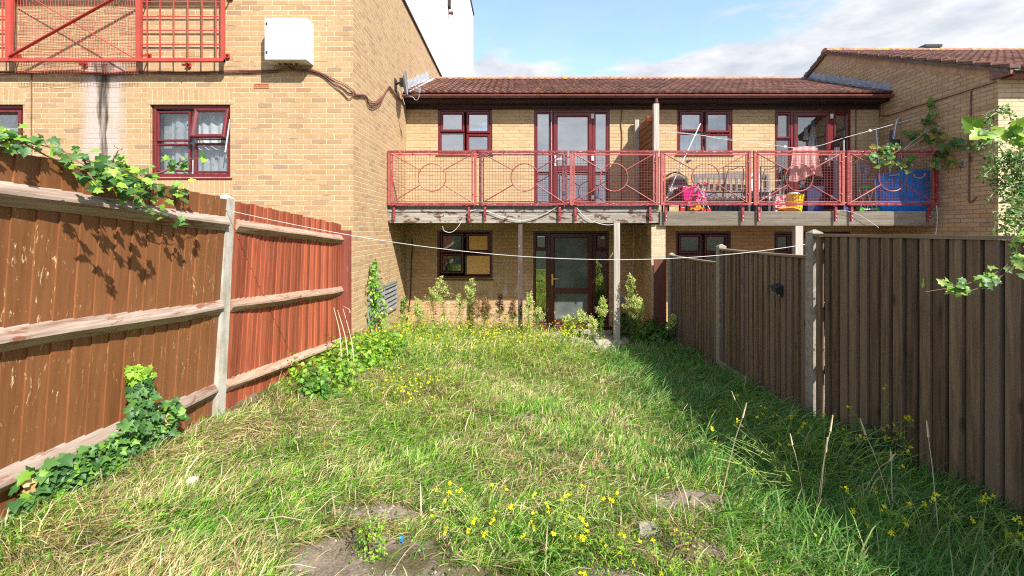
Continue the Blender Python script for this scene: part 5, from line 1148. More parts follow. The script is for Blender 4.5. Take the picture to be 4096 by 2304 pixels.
# bushes and brambles
def bush(name, label, cat, cx_, cy_, rx, ry, h, n, size, tmpl, cols, z0=None, dens=.55, canes=5, flowers=0, group=None, mat=LEAF, fc=(.80, .68, .02)):
    z0 = gz(cx_, cy_) if z0 is None else z0; t = thing(name, label, cat, (cx_, cy_, z0), group)
    d = unit(rnd(n) + [0, 0, .3]); d[:, 2] = np.abs(d[:, 2]); rr = RNG.uniform(dens, 1.05, n) * (1 + .22 * np.sin(d[:, 0] * 7 + cx_ * 9) * np.sin(d[:, 1] * 6 + 1) + .12 * np.sin(d[:, 2] * 11))
    p = d * rr[:, None] * [rx, ry, h] + [cx_, cy_, z0]; p[:, 2] = np.maximum(p[:, 2], z0 + .02)
    leaves('foliage', p, d + rnd(n) * .5 + [0, 0, .4], rnd(n) + [0, 0, -.2], RNG.uniform(size[0], size[1], n), pick(cols, n), tmpl, mat, t)
    mb = MB()
    for k in range(canes):
        a = 6.28 * k / canes + RNG.uniform(0, 1); e = Vector((cx_ + math.cos(a) * rx * .9, cy_ + math.sin(a) * ry * .9, z0 + h * RNG.uniform(.5, 1)))
        b = Vector((cx_, cy_, z0 - .02)); mb.tube(spline([b, b.lerp(e, .5) + Vector((0, 0, h * .35)), e], 5), .005, 5, taper=.002)
    mb.build('stem', STEMB, t)
    if flowers:
        k = RNG.choice(n, flowers); leaves('flowers', p[k] + d[k] * .03 + [0, 0, .02], d[k] + rnd(flowers) * .4 + [0, -.3, .5], rnd(flowers), RNG.uniform(.009, .015, flowers), pick([fc], flowers), PET, PETAL, t)
    return t
bush('bramble', 'bramble arching from the foot of the red fence panel', 'bramble', bx(1290, 5.0), 5.0, .42, .45, .36, 560, (.03, .055), VINE, GRN[:3] + LIME)
bush('bramble', 'dark low bramble just right of the concrete post', 'bramble', bx(1265, 4.6), 4.5, .22, .22, .26, 300, (.03, .055), VINE, GRN)
bush('bramble', 'lime green bramble at the end of the red fence', 'bramble', bx(1410, 6.0), 6.0, .48, .5, .42, 760, (.03, .06), VINE, GRN[1:3] + LIME)
bush('bramble', 'bramble tumbling below the louvred vent', 'bramble', bx(1530, 6.9), 6.9, .50, .5, .46, 900, (.03, .06), VINE, GRN[:3] + LIME)
bush('goldenrod', 'yellow green goldenrod mound right of the vent', 'plant', bx(1630, 7.6), 7.6, .40, .4, .58, 900, (.025, .05), HERB, LIME + [(.40, .45, .05)], flowers=160)
bush('bramble', 'leafy weeds between goldenrod mound and window', 'bramble', bx(1730, 8.0), 8.0, .5, .4, .45, 620, (.035, .06), HERB, GRN[1:3] + LIME, flowers=60)
bush('mustard_plant', 'yellow flowered weeds left of the dark post', 'plant', bx(1900, 7.9), 7.9, .55, .5, .42, 520, (.025, .05), HERB, GRN[:3] + LIME, flowers=170)
bush('mustard_plant', 'yellow flowered weeds at the foot of the dark post', 'plant', bx(2080, 7.5), 7.5, .55, .5, .32, 420, (.02, .04), NARROW, GRN[1:3] + LIME, flowers=190, dens=.3)
bush('mustard_plant', 'sprawling yellow flowered patch in the left middle of the lawn', 'plant', bx(1600, 5.3), 5.3, .65, .75, .26, 700, (.03, .06), NARROW, GRN[1:3] + LIME, flowers=210, dens=.2)
bush('weed_clump', 'bright leafy weeds on the paving under the door', 'plant', bx(2290, 8.9), 8.9, .28, .22, .42, 380, (.03, .055), OVAL, GRN[1:3] + LIME)
bush('weed_clump', 'small green weeds left of the pale post', 'plant', bx(2370, 8.6), 8.6, .16, .16, .28, 200, (.03, .05), HERB, GRN)
bush('shrub', 'dark leafy shrub behind the pale post by the brick pier', 'shrub', 2.1, 8.8, .32, .38, .55, 900, (.03, .055), OVAL, GRN[:1] + [(.035, .10, .018), (.06, .15, .02)])
bush('shrub', 'dark green bramble mound at the far end of the right fence', 'shrub', 2.38, 8.0, .32, .5, .42, 900, (.04, .07), VINE, GRN[:1] + [(.035, .10, .018), (.07, .17, .02)])
bush('shrub', 'low dark herbs against the far dark fence panels', 'shrub', 2.42, 6.9, .30, .6, .24, 600, (.03, .055), HERB, GRN)
bush('weed_clump', 'bright green upright weed on the bare soil at the bottom', 'plant', bx(1470, 2.25), 2.28, .085, .09, .22, 420, (.014, .028), HERB, GRN[1:3] + LIME[:2])
bush('weed_clump', 'pale fine leaved weed near the bottom right of the lawn', 'plant', bx(2730, 2.28), 2.25, .14, .14, .20, 420, (.010, .02), HERB, LIME + [(.34, .36, .06)])
bush('mustard_plant', 'lime green mustard foliage at the bottom centre right', 'plant', bx(2480, 2.25), 2.25, .24, .16, .16, 900, (.016, .032), NARROW, LIME + GRN[2:3], flowers=12, dens=.2)
bush('mustard_plant', 'yellowish mustard foliage at the very bottom beside the right bare patch', 'plant', bx(2640, 2.12), 2.12, .16, .10, .15, 600, (.012, .026), NARROW, LIME, flowers=8, dens=.2)
bush('weed_clump', 'low green herb at the bottom centre between two bare patches', 'plant', bx(2250, 2.3), 2.3, .26, .16, .15, 620, (.016, .034), HERB, GRN + LIME[:1])
# mustard stems with yellow four petalled flowers
def mustard(label, cx_, cy_, r, h, nst, lean, nf, group='yellow mustard plants'):
    z0 = gz(cx_, cy_); t = thing('mustard_plant', label, 'plant', (cx_, cy_, z0), group); mb = MB(); fp, lp, ld = [], [], []
    for k in range(nst):
        a = RNG.uniform(0, 6.28); b = Vector((cx_ + RNG.normal() * r * .35, cy_ + RNG.normal() * r * .35, 0)); b.z = gz(b.x, b.y); hh = h * RNG.uniform(.55, 1.1)
        e = b + Vector((math.cos(a) * r * .8 + lean[0] * hh, math.sin(a) * r * .8 + lean[1] * hh, hh)); m = b.lerp(e, .5) + Vector((0, 0, hh * .2)); sp_ = spline([b, m, e], 5); mb.tube(sp_, .0022, 4, taper=.0012, cap=False)
        if k < nf: fp += [e + Vector(RNG.normal(0, .008, 3)) for _ in range(3)]
        for j in range(7):
            q = RNG.uniform(.3, .95) * (len(sp_) - 1.01); c0 = sp_[int(q)]; lp.append(c0); ld.append(Vector(RNG.normal(0, .6, 3)) + Vector((0, 0, .6)))
    mb.build('stem', plain('mustard_stem', (.24, .34, .06), .6), t); n = len(lp)
    leaves('seed_pods', lp, rnd(n), ld, RNG.uniform(.03, .06, n), pick([(.26, .36, .07), (.18, .30, .05)], n), NARROW, LEAF, t)
    n = len(fp)
    if n: leaves('flowers', fp, rnd(n) * .5 + [0, -.7, .7], rnd(n), RNG.uniform(.007, .011, n), pick([(.85, .72, .01), (.90, .80, .04)], n), PET, PETAL, t)
for a in (('mustard stems with yellow flowers at the bottom centre left', bx(1950, 2.4), 2.42, .20, .22, 26, (-.25, -.1), 16), ('mustard stems with yellow flowers at the bottom centre', bx(2180, 2.25), 2.25, .22, .20, 34, (.35, -.05), 15), ('mustard with many bent pods at the bottom centre right', bx(2350, 2.5), 2.5, .20, .22, 22, (-.4, 0), 9),
          ('tall yellow mustard against the near dark fence', bx(3560, 3.35), 3.3, .22, .52, 16, (.1, 0), 12), ('sprawling yellow mustard in the fence shade', bx(3330, 3.2), 3.2, .34, .30, 34, (.35, -.1), 16), ('arching mustard pods leaning left in the shade', bx(3180, 2.95), 2.95, .3, .28, 40, (-.9, .2), 5),
          ('mustard flowers at the lower right corner', bx(3950, 2.25), 2.2, .20, .28, 18, (0, 0), 14), ('two mustard sprigs at the bottom of the shaded grass', bx(3560, 2.3), 2.3, .18, .26, 12, (0, 0), 10), ('single mustard sprigs under the middle of the dark fence', bx(3050, 3.7), 3.7, .25, .30, 9, (0, 0), 7)):
    mustard(*a)
bush('weed_clump', 'round leaved grey green herb at the foot of the near dark fence', 'plant', bx(3480, 3.4), 3.35, .20, .18, .26, 260, (.03, .055), OVAL, [(.07, .16, .05), (.05, .12, .04)])
bush('weed_clump', 'lush green herb at the fence foot near the right edge', 'plant', bx(3850, 2.75), 2.72, .14, .12, .16, 260, (.02, .04), HERB, GRN)
# pale dead stalks
mb = MB()
for (a, b) in (((1365, 1440), (1335, 1230)), ((1395, 1465), (1350, 1240)), ((1420, 1490), (1372, 1235)), ((1400, 1250), (1372, 1225))):
    pa, pb = P(*a, 5.6), P(*b, 5.8); mb.tube(spline([pa, pa.lerp(pb, .5) + Vector((.03, 0, 0)), pb], 5), .007, 5, taper=.003)
tag(mb.build('dead_stalks', STEMD), 'pale dry stalks leaning by the end of the red fence', 'dead stalks', kind='stuff')
mb = MB()
for i in range(16):
    u, v = RNG.uniform(2700, 3800), RNG.uniform(1500, 2200); d = 1820 * 1.457 / (v - 1057); b = Vector((bx(u, d), d, 0)); b.z = gz(b.x, b.y)
    if b.x > 2.6: continue
    L_ = RNG.uniform(.25, .5); a = RNG.uniform(0, 6.28); e = b + Vector((math.cos(a) * .15, math.sin(a) * .15, L_)); mb.tube(spline([b, b.lerp(e, .6) + Vector((0, 0, .04)), e], 5), .003, 4, taper=.0015); mb.tube([e, e + (e - b) * .18], .006, 5, taper=.003)
tag(mb.build('seeding_grass', STEMD), 'tall seeding grass stems with pale heads on the right', 'grass', kind='stuff')
# grape vine on the right balcony
def VX(u, v, x=7.70): return PX(u, v, x)
def VB(u, v, d=8.25): return P(u, v, d)
vp = [[VX(4080, 650), VX(3960, 640), VX(3880, 600), VX(3790, 610), VX(3720, 590, 7.6)], [VX(3730, 600), VX(3690, 540), VX(3700, 500), VX(3720, 440), VX(3730, 405)], [VX(3700, 560), VX(3680, 530), VX(3640, 560)],
      [VB(3745, 600), VB(3690, 640), VB(3600, 640), VB(3540, 600), VB(3480, 600), VB(3420, 650)], [VB(3560, 620), VB(3610, 600), VB(3640, 640), VB(3620, 680)], [VX(3880, 600), VX(3830, 560), VX(3800, 590)]]
t = thing('grape_vine', 'grape vine with green and reddening leaves trained over the right balcony end', 'vine', vp[0][0]); mb = MB(); pp = []
for pts in vp: 
    sp_ = spline(pts, 5); mb.tube(sp_, .010, 5, taper=.004); 
for (u, v, su, sv, n, f) in ((3725, 415, 12, 16, 8, 1), (3715, 480, 18, 25, 10, 1), (3730, 545, 28, 25, 22, 1), (3660, 535, 30, 20, 14, 1), (3770, 600, 25, 25, 18, 1), (3820, 570, 25, 16, 14, 1), (3900, 580, 22, 10, 10, 1), (3560, 590, 35, 10, 20, 0), (3600, 640, 45, 18, 30, 0), (3500, 620, 30, 14, 12, 0), (3740, 640, 14, 14, 8, 0), (3635, 685, 8, 8, 4, 0), (3810, 640, 16, 14, 8, 1)):
    for i in range(n): uu_, vv_ = u + RNG.normal() * su * .8, v + RNG.normal() * sv * .8; pp.append((VX if f else VB)(uu_, vv_))
mb.build('stem', STEMB, t); n = len(pp)
leaves('foliage', pp, rnd(n) * .4 + [-.4, -.8, .4], rnd(n) * .5 + [0, 0, -.6], RNG.uniform(.065, .12, n), pick([(.06, .15, .03), (.10, .22, .04), (.20, .30, .06), (.28, .12, .04), (.30, .26, .05)], n, [.32, .30, .2, .08, .10]), VINE, LEAF, t)
mb = MB()
for q in ((3845, 660), (3882, 635)):
    for i in range(22): c = VX(q[0] + RNG.normal() * 4, q[1] + RNG.normal() * 8, 7.66); mb.lathe(c, [(0, -.011), (.009, -.005), (.009, .005), (0, .011)], 6)
mb.build('grapes', plain('grape_skin', (.05, .04, .05), .5), t)
# jasmine thicket at the right edge, beyond the fence, and the ivy shoots in front of it
t = thing('jasmine_shrub', 'tall straggling small leaved climber behind the near dark fence at the right edge', 'shrub', (3.9, 3.4, .4)); mb = MB(); pp = []
def J(u, v, d=3.5): return P(u, v, d)
jp = [[J(4200, 1000), J(4100, 700), J(4060, 520), J(4020, 440), J(3960, 470), J(3955, 520)], [J(4150, 900), J(4030, 640), J(3960, 560), J(3905, 600)], [J(4150, 800), J(4050, 720), J(3985, 760), J(3940, 820)], [J(4130, 950), J(4080, 640), J(4100, 470)], [J(4200, 850), J(4020, 800), J(3960, 680), J(3935, 720)],
      [J(4150, 1000), J(4060, 860), J(4010, 930)], [J(4180, 700), J(4090, 560), J(4010, 540)], [J(4120, 960), J(4090, 820), J(4085, 700), J(4130, 600)], [J(4140, 1020), J(4040, 900), J(3990, 860), J(3975, 960)], [J(4200, 780), J(4060, 760), J(4005, 700)]]
for k in range(9):
    u0 = RNG.uniform(4000, 4260); jp.append([J(u0 + 60, 1000, 3.6), J(u0 + 20, 850, 3.5), J(u0 - 20, 700, 3.45), J(u0 - 50 + RNG.normal() * 30, 620, 3.4), J(u0 - 70 + RNG.normal() * 30, 700 + RNG.normal() * 40, 3.4)])
for pts in jp:
    sp_ = spline(pts, 6); mb.tube(sp_, .006, 4, taper=.002)
    L_ = sum((sp_[i + 1] - sp_[i]).length for i in range(len(sp_) - 1))
    for i in range(int(L_ * 150)):
        q = RNG.random() * (len(sp_) - 1.01); pp.append(sp_[int(q)].lerp(sp_[int(q) + 1], q % 1) + Vector(RNG.normal(0, .018, 3)))
for i in range(650): pp.append(J(4075 + RNG.normal() * 40, 820 + RNG.normal() * 90, 3.5 + RNG.normal() * .12))
mb.build('stem', STEMD, t); n = len(pp)
leaves('foliage', pp, rnd(n) * .6 + [-.1, -.6, .6], rnd(n), RNG.uniform(.02, .038, n), pick([(.08, .17, .04), (.13, .25, .07), (.22, .32, .12), (.05, .11, .03)], n), OVAL, LEAF, t)
bush('shrub', 'dense green bush crowning the near fence just beyond the right edge', 'shrub', 3.45, 2.0, .55, .75, .95, 2600, (.04, .07), OVAL, GRN, z0=2.1, dens=.35)
t = stems_and_leaves('ivy', 'ivy shoots reaching left in front of the near dark fence top', 'ivy', [[P(4180, 1050, 2.2), P(4096, 1000, 2.2), P(4010, 1075, 2.2), P(3900, 1125, 2.2), P(3800, 1150, 2.2), P(3700, 1168, 2.2)], [P(4190, 1010, 2.15), P(4100, 1030, 2.15), P(4020, 1095, 2.15), P(3920, 1150, 2.15), P(3840, 1172, 2.15)], [P(4160, 900, 2.2), P(4080, 960, 2.2), P(4060, 1030, 2.2)]], .0028, 46, (.028, .052), IVY, [(.09, .20, .04), (.16, .32, .05), (.30, .42, .08), (.07, .15, .04)], LEAFIVY, STEMB, (-.2, -.7, .8), .016)
t = stems_and_leaves('grape_vine', 'large vine leaves glowing above the fence at the right edge', 'vine', [[P(4250, 600, 3.0), P(4120, 540, 3.0), P(4020, 520, 3.0), P(3930, 515, 3.0)]], .005, 42, (.06, .13), VINE, [(.16, .30, .04), (.28, .42, .05), (.10, .20, .04)], LEAF, STEMB, (-.2, -.8, .4), .03)

# ------------------------------------------------------------------ things on the right balcony
ZD = 2.541
def ub(x): return 2620 + x / 2.409
def vb(y): return 560 + y / 2.409
# barbecue under a dark cover
yc = 9.0; t = thing('barbecue', 'black lidded barbecue at the left end of the right balcony', 'barbecue', (bx(2698, yc), yc, ZD))
x0, x1 = bx(2655, yc), bx(2738, yc)
mb = MB(); prof = [(x0, 2.72)] + [(lerp(x0, x1, .5) - (x1 - x0) * .5 * math.cos(a), 3.02 + .24 * math.sin(a)) for a in np.linspace(0, math.pi, 9)] + [(x1, 2.72)]; mb.prism(prof, 'y', yc - .22, yc + .22); o = mb.build('grill_body', DGREY, t); o.modifiers.new('bevel', 'BEVEL').width = .015
mb = MB(); mb.tube([(x0 + .05, yc - .26, 3.0), (x1 - .05, yc - .26, 3.0)], .010, 6); mb.build('lid_handle', STEEL, t)
for (a, b) in ((x0 + .03, yc - .18), (x1 - .03, yc - .18), (x0 + .03, yc + .18), (x1 - .03, yc + .18)): mb = MB(); mb.box(a - .015, a + .015, b - .015, b + .015, ZD, 2.722); mb.build('leg', BLACK, t)
mb = MB()
for k in range(6): mb.tube(spline([(x0 - .02, yc - .1 + .03 * k, 3.20 + .01 * k), (lerp(x0, x1, .5), yc - .2 + .04 * k, 3.33 + .012 * math.sin(k * 3)), (x1 + .04, yc - .1, 3.13 + .02 * k)], 5), .004, 4)
o = mb.build('wire_coil', BLACK); tag(o, 'tangle of dark wires heaped over the black barbecue lid', 'wire')
# white rack
yc = 9.25; t = thing('wire_rack', 'white rung rack standing behind the pink toy trolley', 'rack', (bx(2735, yc), yc, ZD))
mb = MB(); xa, xb = bx(ub(245), yc), bx(ub(297), yc); z0, z1 = ZD, zv(vb(312), yc)
for x in (xa, xb): mb.tube([(x, yc, z0), (x + (.02 if x == xb else 0) * -1, yc + .05, z1)], .008, 6)
for i in range(12): z = lerp(z0 + .05, z1 - .03, i / 11); mb.tube([(xa, yc + .02, z), (xb, yc + .02, z)], .005, 5)
mb.build('frame', WHITEP, t)
# pink trolley
yc = 8.62; t = thing('toy_trolley', 'pink plastic toy trolley with a looped handle', 'toy', (bx(ub(310), yc), yc, ZD)); xc = bx(ub(303), yc)
mb = MB(); z0, z1 = zv(vb(588), yc), zv(vb(458), yc); w0, w1 = .065, .115
p = [(xc - w0, yc - .07, z0), (xc + w0, yc - .07, z0), (xc + w0, yc + .07, z0), (xc - w0, yc + .07, z0), (xc - w1, yc - .12, z1), (xc + w1, yc - .12, z1), (xc + w1, yc + .12, z1), (xc - w1, yc + .12, z1)]
mb.hexa(p); mb.build('basket', PINK, t); mb = MB(); mb.tube([p[4], p[5], p[6], p[7]], .014, 6, closed=True); mb.tube(spline([(xc + w1, yc, z1), (xc + w1 + .10, yc, z1 - .01), (xc + w1 + .09, yc, z1 - .12), (xc + w0 + .02, yc, z1 - .16)], 5), .013, 6); mb.build('handle', PINK, t)
for s_4 in (-1, 1):
    mb = MB(); mb.tube([(xc + s_4 * .07, yc, z0), (xc + s_4 * .09, yc, ZD + .04)], .008, 5); mb.build('leg', PINK, t)
    mb = MB(); mb.lathe((xc + s_4 * .09, yc - .03, ZD + .042), [(0, -.012), (.04, -.012), (.04, .012), (0, .012)], 12, 'y'); mb.build('wheel', REDP, t)
# pink pushchair
yc = 8.66; xc = bx(ub(440), yc); t = thing('toy_pushchair', 'pink toy pushchair with crossed white legs', 'toy', (xc, yc, ZD))
mb = MB(); zt = zv(vb(455), yc); zs = zv(vb(590), yc)
mb.hexa([(xc - .11, yc - .06, zs), (xc + .09, yc - .06, zs), (xc + .09, yc + .1, zs), (xc - .11, yc + .1, zs), (xc - .055, yc - .02, zt - .08), (xc + .06, yc - .02, zt - .08), (xc + .06, yc + .1, zt - .05), (xc - .055, yc + .1, zt - .05)]); mb.build('seat', PINK, t)
mb = MB()
for s_4 in (-1, 1): mb.tube([(xc - .12 * s_4, yc - .09 + .02 * s_4, ZD + .05), (xc + .08 * s_4, yc - .07 + .02 * s_4, zt + .0)], .009, 6)
for x in (xc - .11, xc + .11): mb.tube([(x, yc + .12, ZD + .05), (x * .5 + xc * .5, yc + .08, zt + .0)], .008, 6)
mb.build('frame', WHITEP, t)
mb = MB(); mb.tube(spline([(xc - .10, yc - .04, zt), (xc - .075, yc - .06, zt + .07), (xc - .02, yc - .06, zt + .02)], 5), .014, 6); mb.tube(spline([(xc + .03, yc - .06, zt + .02), (xc + .06, yc - .06, zt + .08), (xc + .13, yc - .06, zt + .05)], 5), .014, 6); mb.build('handle', PINK, t)
for (x, y) in ((xc - .12, yc - .09), (xc + .12, yc - .09), (xc - .11, yc + .12), (xc + .11, yc + .12)):
    mb = MB(); mb.lathe((x, y, ZD + .040), [(0, -.016), (.022, -.016), (.022, -.010), (.038, -.012), (.038, .012), (0, .014)], 12, 'y'); mb.build('wheel', REDP, t)
# orange toy car
yc = 8.60; xc = bx(ub(395), yc); t = thing('toy_truck', 'small orange toy truck under the pink pushchair', 'toy', (xc, yc, ZD))
mb = MB(); mb.hexa([(xc - .13, yc - .05, ZD + .03), (xc + .11, yc - .05, ZD + .03), (xc + .11, yc + .05, ZD + .03), (xc - .13, yc + .05, ZD + .03), (xc - .12, yc - .05, ZD + .075), (xc + .10, yc - .05, ZD + .085), (xc + .10, yc + .05, ZD + .085), (xc - .12, yc + .05, ZD + .075)]); mb.box(xc - .02, xc + .08, yc - .045, yc + .045, ZD + .086, ZD + .12); mb.build('body', ORNG, t)
for s_4 in (-.08, .07): mb = MB(); mb.lathe((xc + s_4, yc - .056, ZD + .028), [(0, -.008), (.027, -.008), (.027, .008), (0, .008)], 12, 'y'); mb.build('wheel', BLACK, t)
# bench
y0, y1 = 9.15, 9.62; t = thing('garden_bench', 'weathered grey slatted bench against the house wall', 'bench', (bx(2900, 9.4), 9.4, ZD)); xa, xb = bx(2783, 9.5), bx(3085, 9.5)
mb = MB(); zt = zv(697, 9.6); n = 12; vs = []
for i in range(n + 1):
    q = i / n; x = lerp(xa, xb, q); cu = .03 * math.sin(math.pi * q); vs += [(x, 9.60, zt - .085), (x, 9.63, zt - .085), (x, 9.63, zt + cu), (x, 9.60, zt + cu)]
mb.add(vs, [(k * 4 + j, k * 4 + (j + 1) % 4, k * 4 + 4 + (j + 1) % 4, k * 4 + 4 + j) for k in range(n) for j in range(4)]); mb.build('back_rail', W_BENCH, t)
for i in range(13): x = lerp(xa + .08, xb - .08, i / 12); mb = MB(); mb.box(x - .024, x + .024, 9.605, 9.625, 3.0, zt - .084); mb.build('back_slat', W_BENCH, t)
mb = MB()
for k in range(5): mb.box(xa, xb, y0 + .09 * k, y0 + .09 * k + .075, 2.965, 2.99)
mb.build('seat', W_BENCH, t)
mb = MB(); mb.box(xa + .06, xb - .06, y0 + .02, y0 + .045, 2.86, 2.962); mb.build('apron', W_BENCH, t)
for x in (xa, xb - .06):
    for y in (y0, y1 - .05): mb = MB(); mb.box(x, x + .06, y, y + .05, ZD, 2.962 if y == y0 else zt - .02); mb.build('leg', W_BENCH, t)
t = thing('storage_box', 'charcoal plastic storage box pushed under the grey bench', 'box', (bx(2890, 9.3), 9.3, ZD)); mb = MB(); xs_, xe_ = xa + .10, xb - .12
mb.box(xs_, xe_, 9.19, 9.55, ZD, 2.80); o = mb.build('box_body', DGREY, t); mb = MB(); mb.box(xs_ - .01, xe_ + .01, 9.18, 9.56, 2.802, 2.842); mb.build('lid', DGREY, t); mb = MB()
for i in range(14): x = lerp(xs_ + .05, xe_ - .05, i / 13); mb.box(x - .012, x + .012, 9.184, 9.189, ZD + .02, 2.79)
mb.build('ribs', BLACK, t)
# clothes airers
def airer(x0, x1, yc, label):
    t = thing('clothes_airer', label, 'clothes airer', ((x0 + x1) / 2, yc, ZD), 'folded clothes airers on the balcony'); zt = zv(667, yc)
    mb = MB(); mb.tube([(x0, yc - .12, ZD), (x0 + .04, yc - .03, zt), (x1 - .02, yc - .03, zt), (x1 - .06, yc - .12, ZD)], .009, 6); mb.build('outer_frame', BLACK, t)
    mb = MB(); mb.tube(spline([(x0 + .0, yc + .1, ZD), (x0 + .13, yc + .02, zt - .12), (x0 + .17, yc + .01, zt - .06), (x0 + .24, yc + .01, zt - .05), (x1 - .06, yc + .01, zt - .05), (x1 - .1, yc + .1, ZD)], 4), .008, 6); mb.build('inner_frame', DGREY, t)
    mb = MB()
    for i in range(5): z = lerp(ZD + .15, zt - .12, i / 4); mb.tube([(x0 + .03 * z / zt, yc - .08, z), (x1 - .05, yc - .08, z)], .0035, 5)
    mb.build('rungs', STEEL, t)
airer(bx(2884, 8.75), bx(2988, 8.75), 8.75, 'black framed clothes airer in front of the grey bench')
airer(bx(3030, 8.75), bx(3128, 8.75), 8.75, 'black framed clothes airer beside the balcony door')
yc = 8.95; xa, xb = bx(3006, yc), bx(3062, yc); t = thing('garden_chair', 'white plastic chair behind the second clothes airer', 'chair', ((xa + xb) / 2, yc, ZD)); mb = MB()
za, zb = zv(760, yc), zv(690, yc); prof = [(xa + .03, za), (xb - .05, za), (xb - .02, lerp(za, zb, .6)), (xb - .05, zb - .02), (lerp(xa, xb, .5), zb + .02), (xa + .02, zb - .02), (xa - .01, lerp(za, zb, .6))]; mb.prism(prof, 'y', yc + .12, yc + .15); mb.build('backrest', WHITEP, t)
mb = MB(); mb.box(xa - .02, xb - .01, yc - .24, yc + .13, za - .05, za - .02); mb.build('seat', WHITEP, t)
for (x, y) in ((xa, yc - .22), (xb - .05, yc - .22), (xa, yc + .1), (xb - .05, yc + .1)): mb = MB(); mb.box(x, x + .03, y, y + .03, ZD, za - .051); mb.build('leg', WHITEP, t)
# yellow tub, bags
yc = 8.62; xc = bx(3179, yc); t = thing('bucket', 'yellow plastic tub on the right balcony under the pink towel', 'bucket', (xc, yc, ZD)); zt = zv(778, yc)
mb = MB(); mb.lathe((xc, yc, 0), [(0, ZD + .003), (.115, ZD + .003), (.155, zt - .01), (.165, zt), (.152, zt), (.11, ZD + .02), (0, ZD + .02)], 20); mb.build('tub', YELL, t, smooth=False)
mb = MB(); mb.lathe((xc - .02, yc, 0), [(0, zt + .05), (.08, zt + .04), (.13, zt - .02), (0, zt - .04)], 12); tag(mb.build('cloth', CARD), 'crumpled pale cloth inside the yellow tub', 'cloth')
yc = 8.52; mb = MB(); vs = []; n = 14
for i in range(n):
    for j in range(5):
        a = 6.28 * i / n; r = (.16, .19, .18, .12, .03)[j] * (1 + .2 * math.sin(i * 2.3 + j)); vs.append((bx(3155, yc) + math.cos(a) * r, yc + math.sin(a) * r * .35, ZD + (.002, .03, .06, .085, .095)[j] + .008 * math.sin(i * 1.7)))
mb.add(vs, [(i * 5 + j, ((i + 1) % n) * 5 + j, ((i + 1) % n) * 5 + j + 1, i * 5 + j + 1) for i in range(n) for j in range(4)]); tag(mb.build('plastic_bag', ORNG), 'crumpled orange and yellow plastic bag before the yellow tub', 'bag')
yc = 8.66; mb = MB(); xa, xb = bx(3097, yc), bx(3143, yc); za, zb = zv(806, yc), zv(783, yc)
mb.prism([(xa, ZD), (xb, ZD), (xb, zb - .01), (lerp(xa, xb, .7), zb + .02), (lerp(xa, xb, .45), zb - .01), (xa + .02, zb + .03), (xa - .01, zb - .02)], 'y', yc - .05, yc + .05)
tag(mb.build('plastic_bag', paint('red_white_bag', (.6, .02, .02), (.8, .8, .8), .14)), 'red and white plastic bag left of the yellow tub', 'bag')
# washing line, towel, pegs
lp = [(2640, 525), (2800, 541), (2900, 558), (3101, 582), (3170, 591), (3271, 584), (3371, 553), (3503, 517), (3620, 484), (3731, 450)]
YLN = 8.62; mb = MB(); mb.tube(spline([P(u, v, YLN) for u, v in lp], 5), .005, 5); o = mb.build('washing_line', WCAB); tag(o, 'white washing line holding the pink towel over the right balcony', 'washing line')
mb = MB(); mb.tube([P(2640, 519, YLN + .15), P(2900, 553, YLN + .15), P(3095, 581, YLN + .15)], .003, 4); tag(mb.build('washing_line', WCAB), 'thinner second washing line just above the first on the right balcony', 'washing line')
mb = MB(); mb.tube(spline([P(3731, 450, 8.62), P(3705, 520, 8.6), P(3640, 575, 8.5), P(3600, 615, 8.45)], 5), .004, 4); mb.tube(spline([P(3725, 480, 8.62), P(3700, 545, 8.6), P(3620, 600, 8.5)], 5), .004, 4); tag(mb.build('washing_line_tail', WCAB), 'loose washing line ends tied back to the balcony railing', 'washing line')
for k, (u, v, lb) in enumerate(((3139, 587, 'wooden peg on the line left of the pink towel'), (3479, 523, 'wooden peg on the line above the green scooter'))):
    mb = MB(); p = P(u, v, YLN); mb.box(p.x - .030, p.x + .030, p.y - .012, p.y + .012, p.z - .014, p.z + .016); mb.box(p.x - .01, p.x + .014, p.y - .013, p.y + .013, p.z + .017, p.z + .03); tag(mb.build('clothes_peg', ROPE), lb, 'peg', 'pegs on the balcony line')
mb = MB(); n = 40; m = 10; vs = []
for i in range(n + 1):
    q = i / n; ut = lerp(3172, 3270, q); ubot = lerp(3160, 3288, q); vt = 592 - 7 * math.sin(q * 3); vbm = 716 + 12 * math.sin(q * 5.5 + .6) - 6 * q
    for j in range(m + 1):
        s_5 = j / m; p = P(lerp(ut, ubot, s_5 ** 1.2), lerp(vt, vbm, s_5), YLN - .012); p.y += (.030 * s_5 + .008) * math.sin(q * 22 + s_5 * 1.5) + .015 * s_5 * math.sin(q * 9); vs.append(p)
mb.add(vs, [(i * (m + 1) + j, (i + 1) * (m + 1) + j, (i + 1) * (m + 1) + j + 1, i * (m + 1) + j + 1) for i in range(n) for j in range(m)]); o = mb.build('towel', TOWEL, smooth=True); tag(o, 'pink towel hanging from the washing line on the right balcony', 'towel')
def cloth_sheet(name, label, u0, u1, v0, v1, d, mat, w_=12, taper=0, cat='clothes'):
    mb = MB(); n = 20; m = 8; vs = []
    for i in range(n + 1):
        for j in range(m + 1):
            q, s_5 = i / n, j / m; uu_ = lerp(lerp(u0, u1, .5), lerp(u0, u1, q), 1 - taper * (1 - s_5)); p = P(uu_, lerp(v0, v1, s_5), d); p.y += .015 * math.sin(q * w_ + s_5); vs.append(p)
    mb.add(vs, [(i * (m + 1) + j, (i + 1) * (m + 1) + j, (i + 1) * (m + 1) + j + 1, i * (m + 1) + j + 1) for i in range(n) for j in range(m)]); tag(mb.build(name, mat, smooth=True), label, cat)
cloth_sheet('hanging_shirt', 'pale blue shirt hanging inside the right balcony door', 3232, 3272, 478, 600, 10.02, SHIRT, 9, .8)
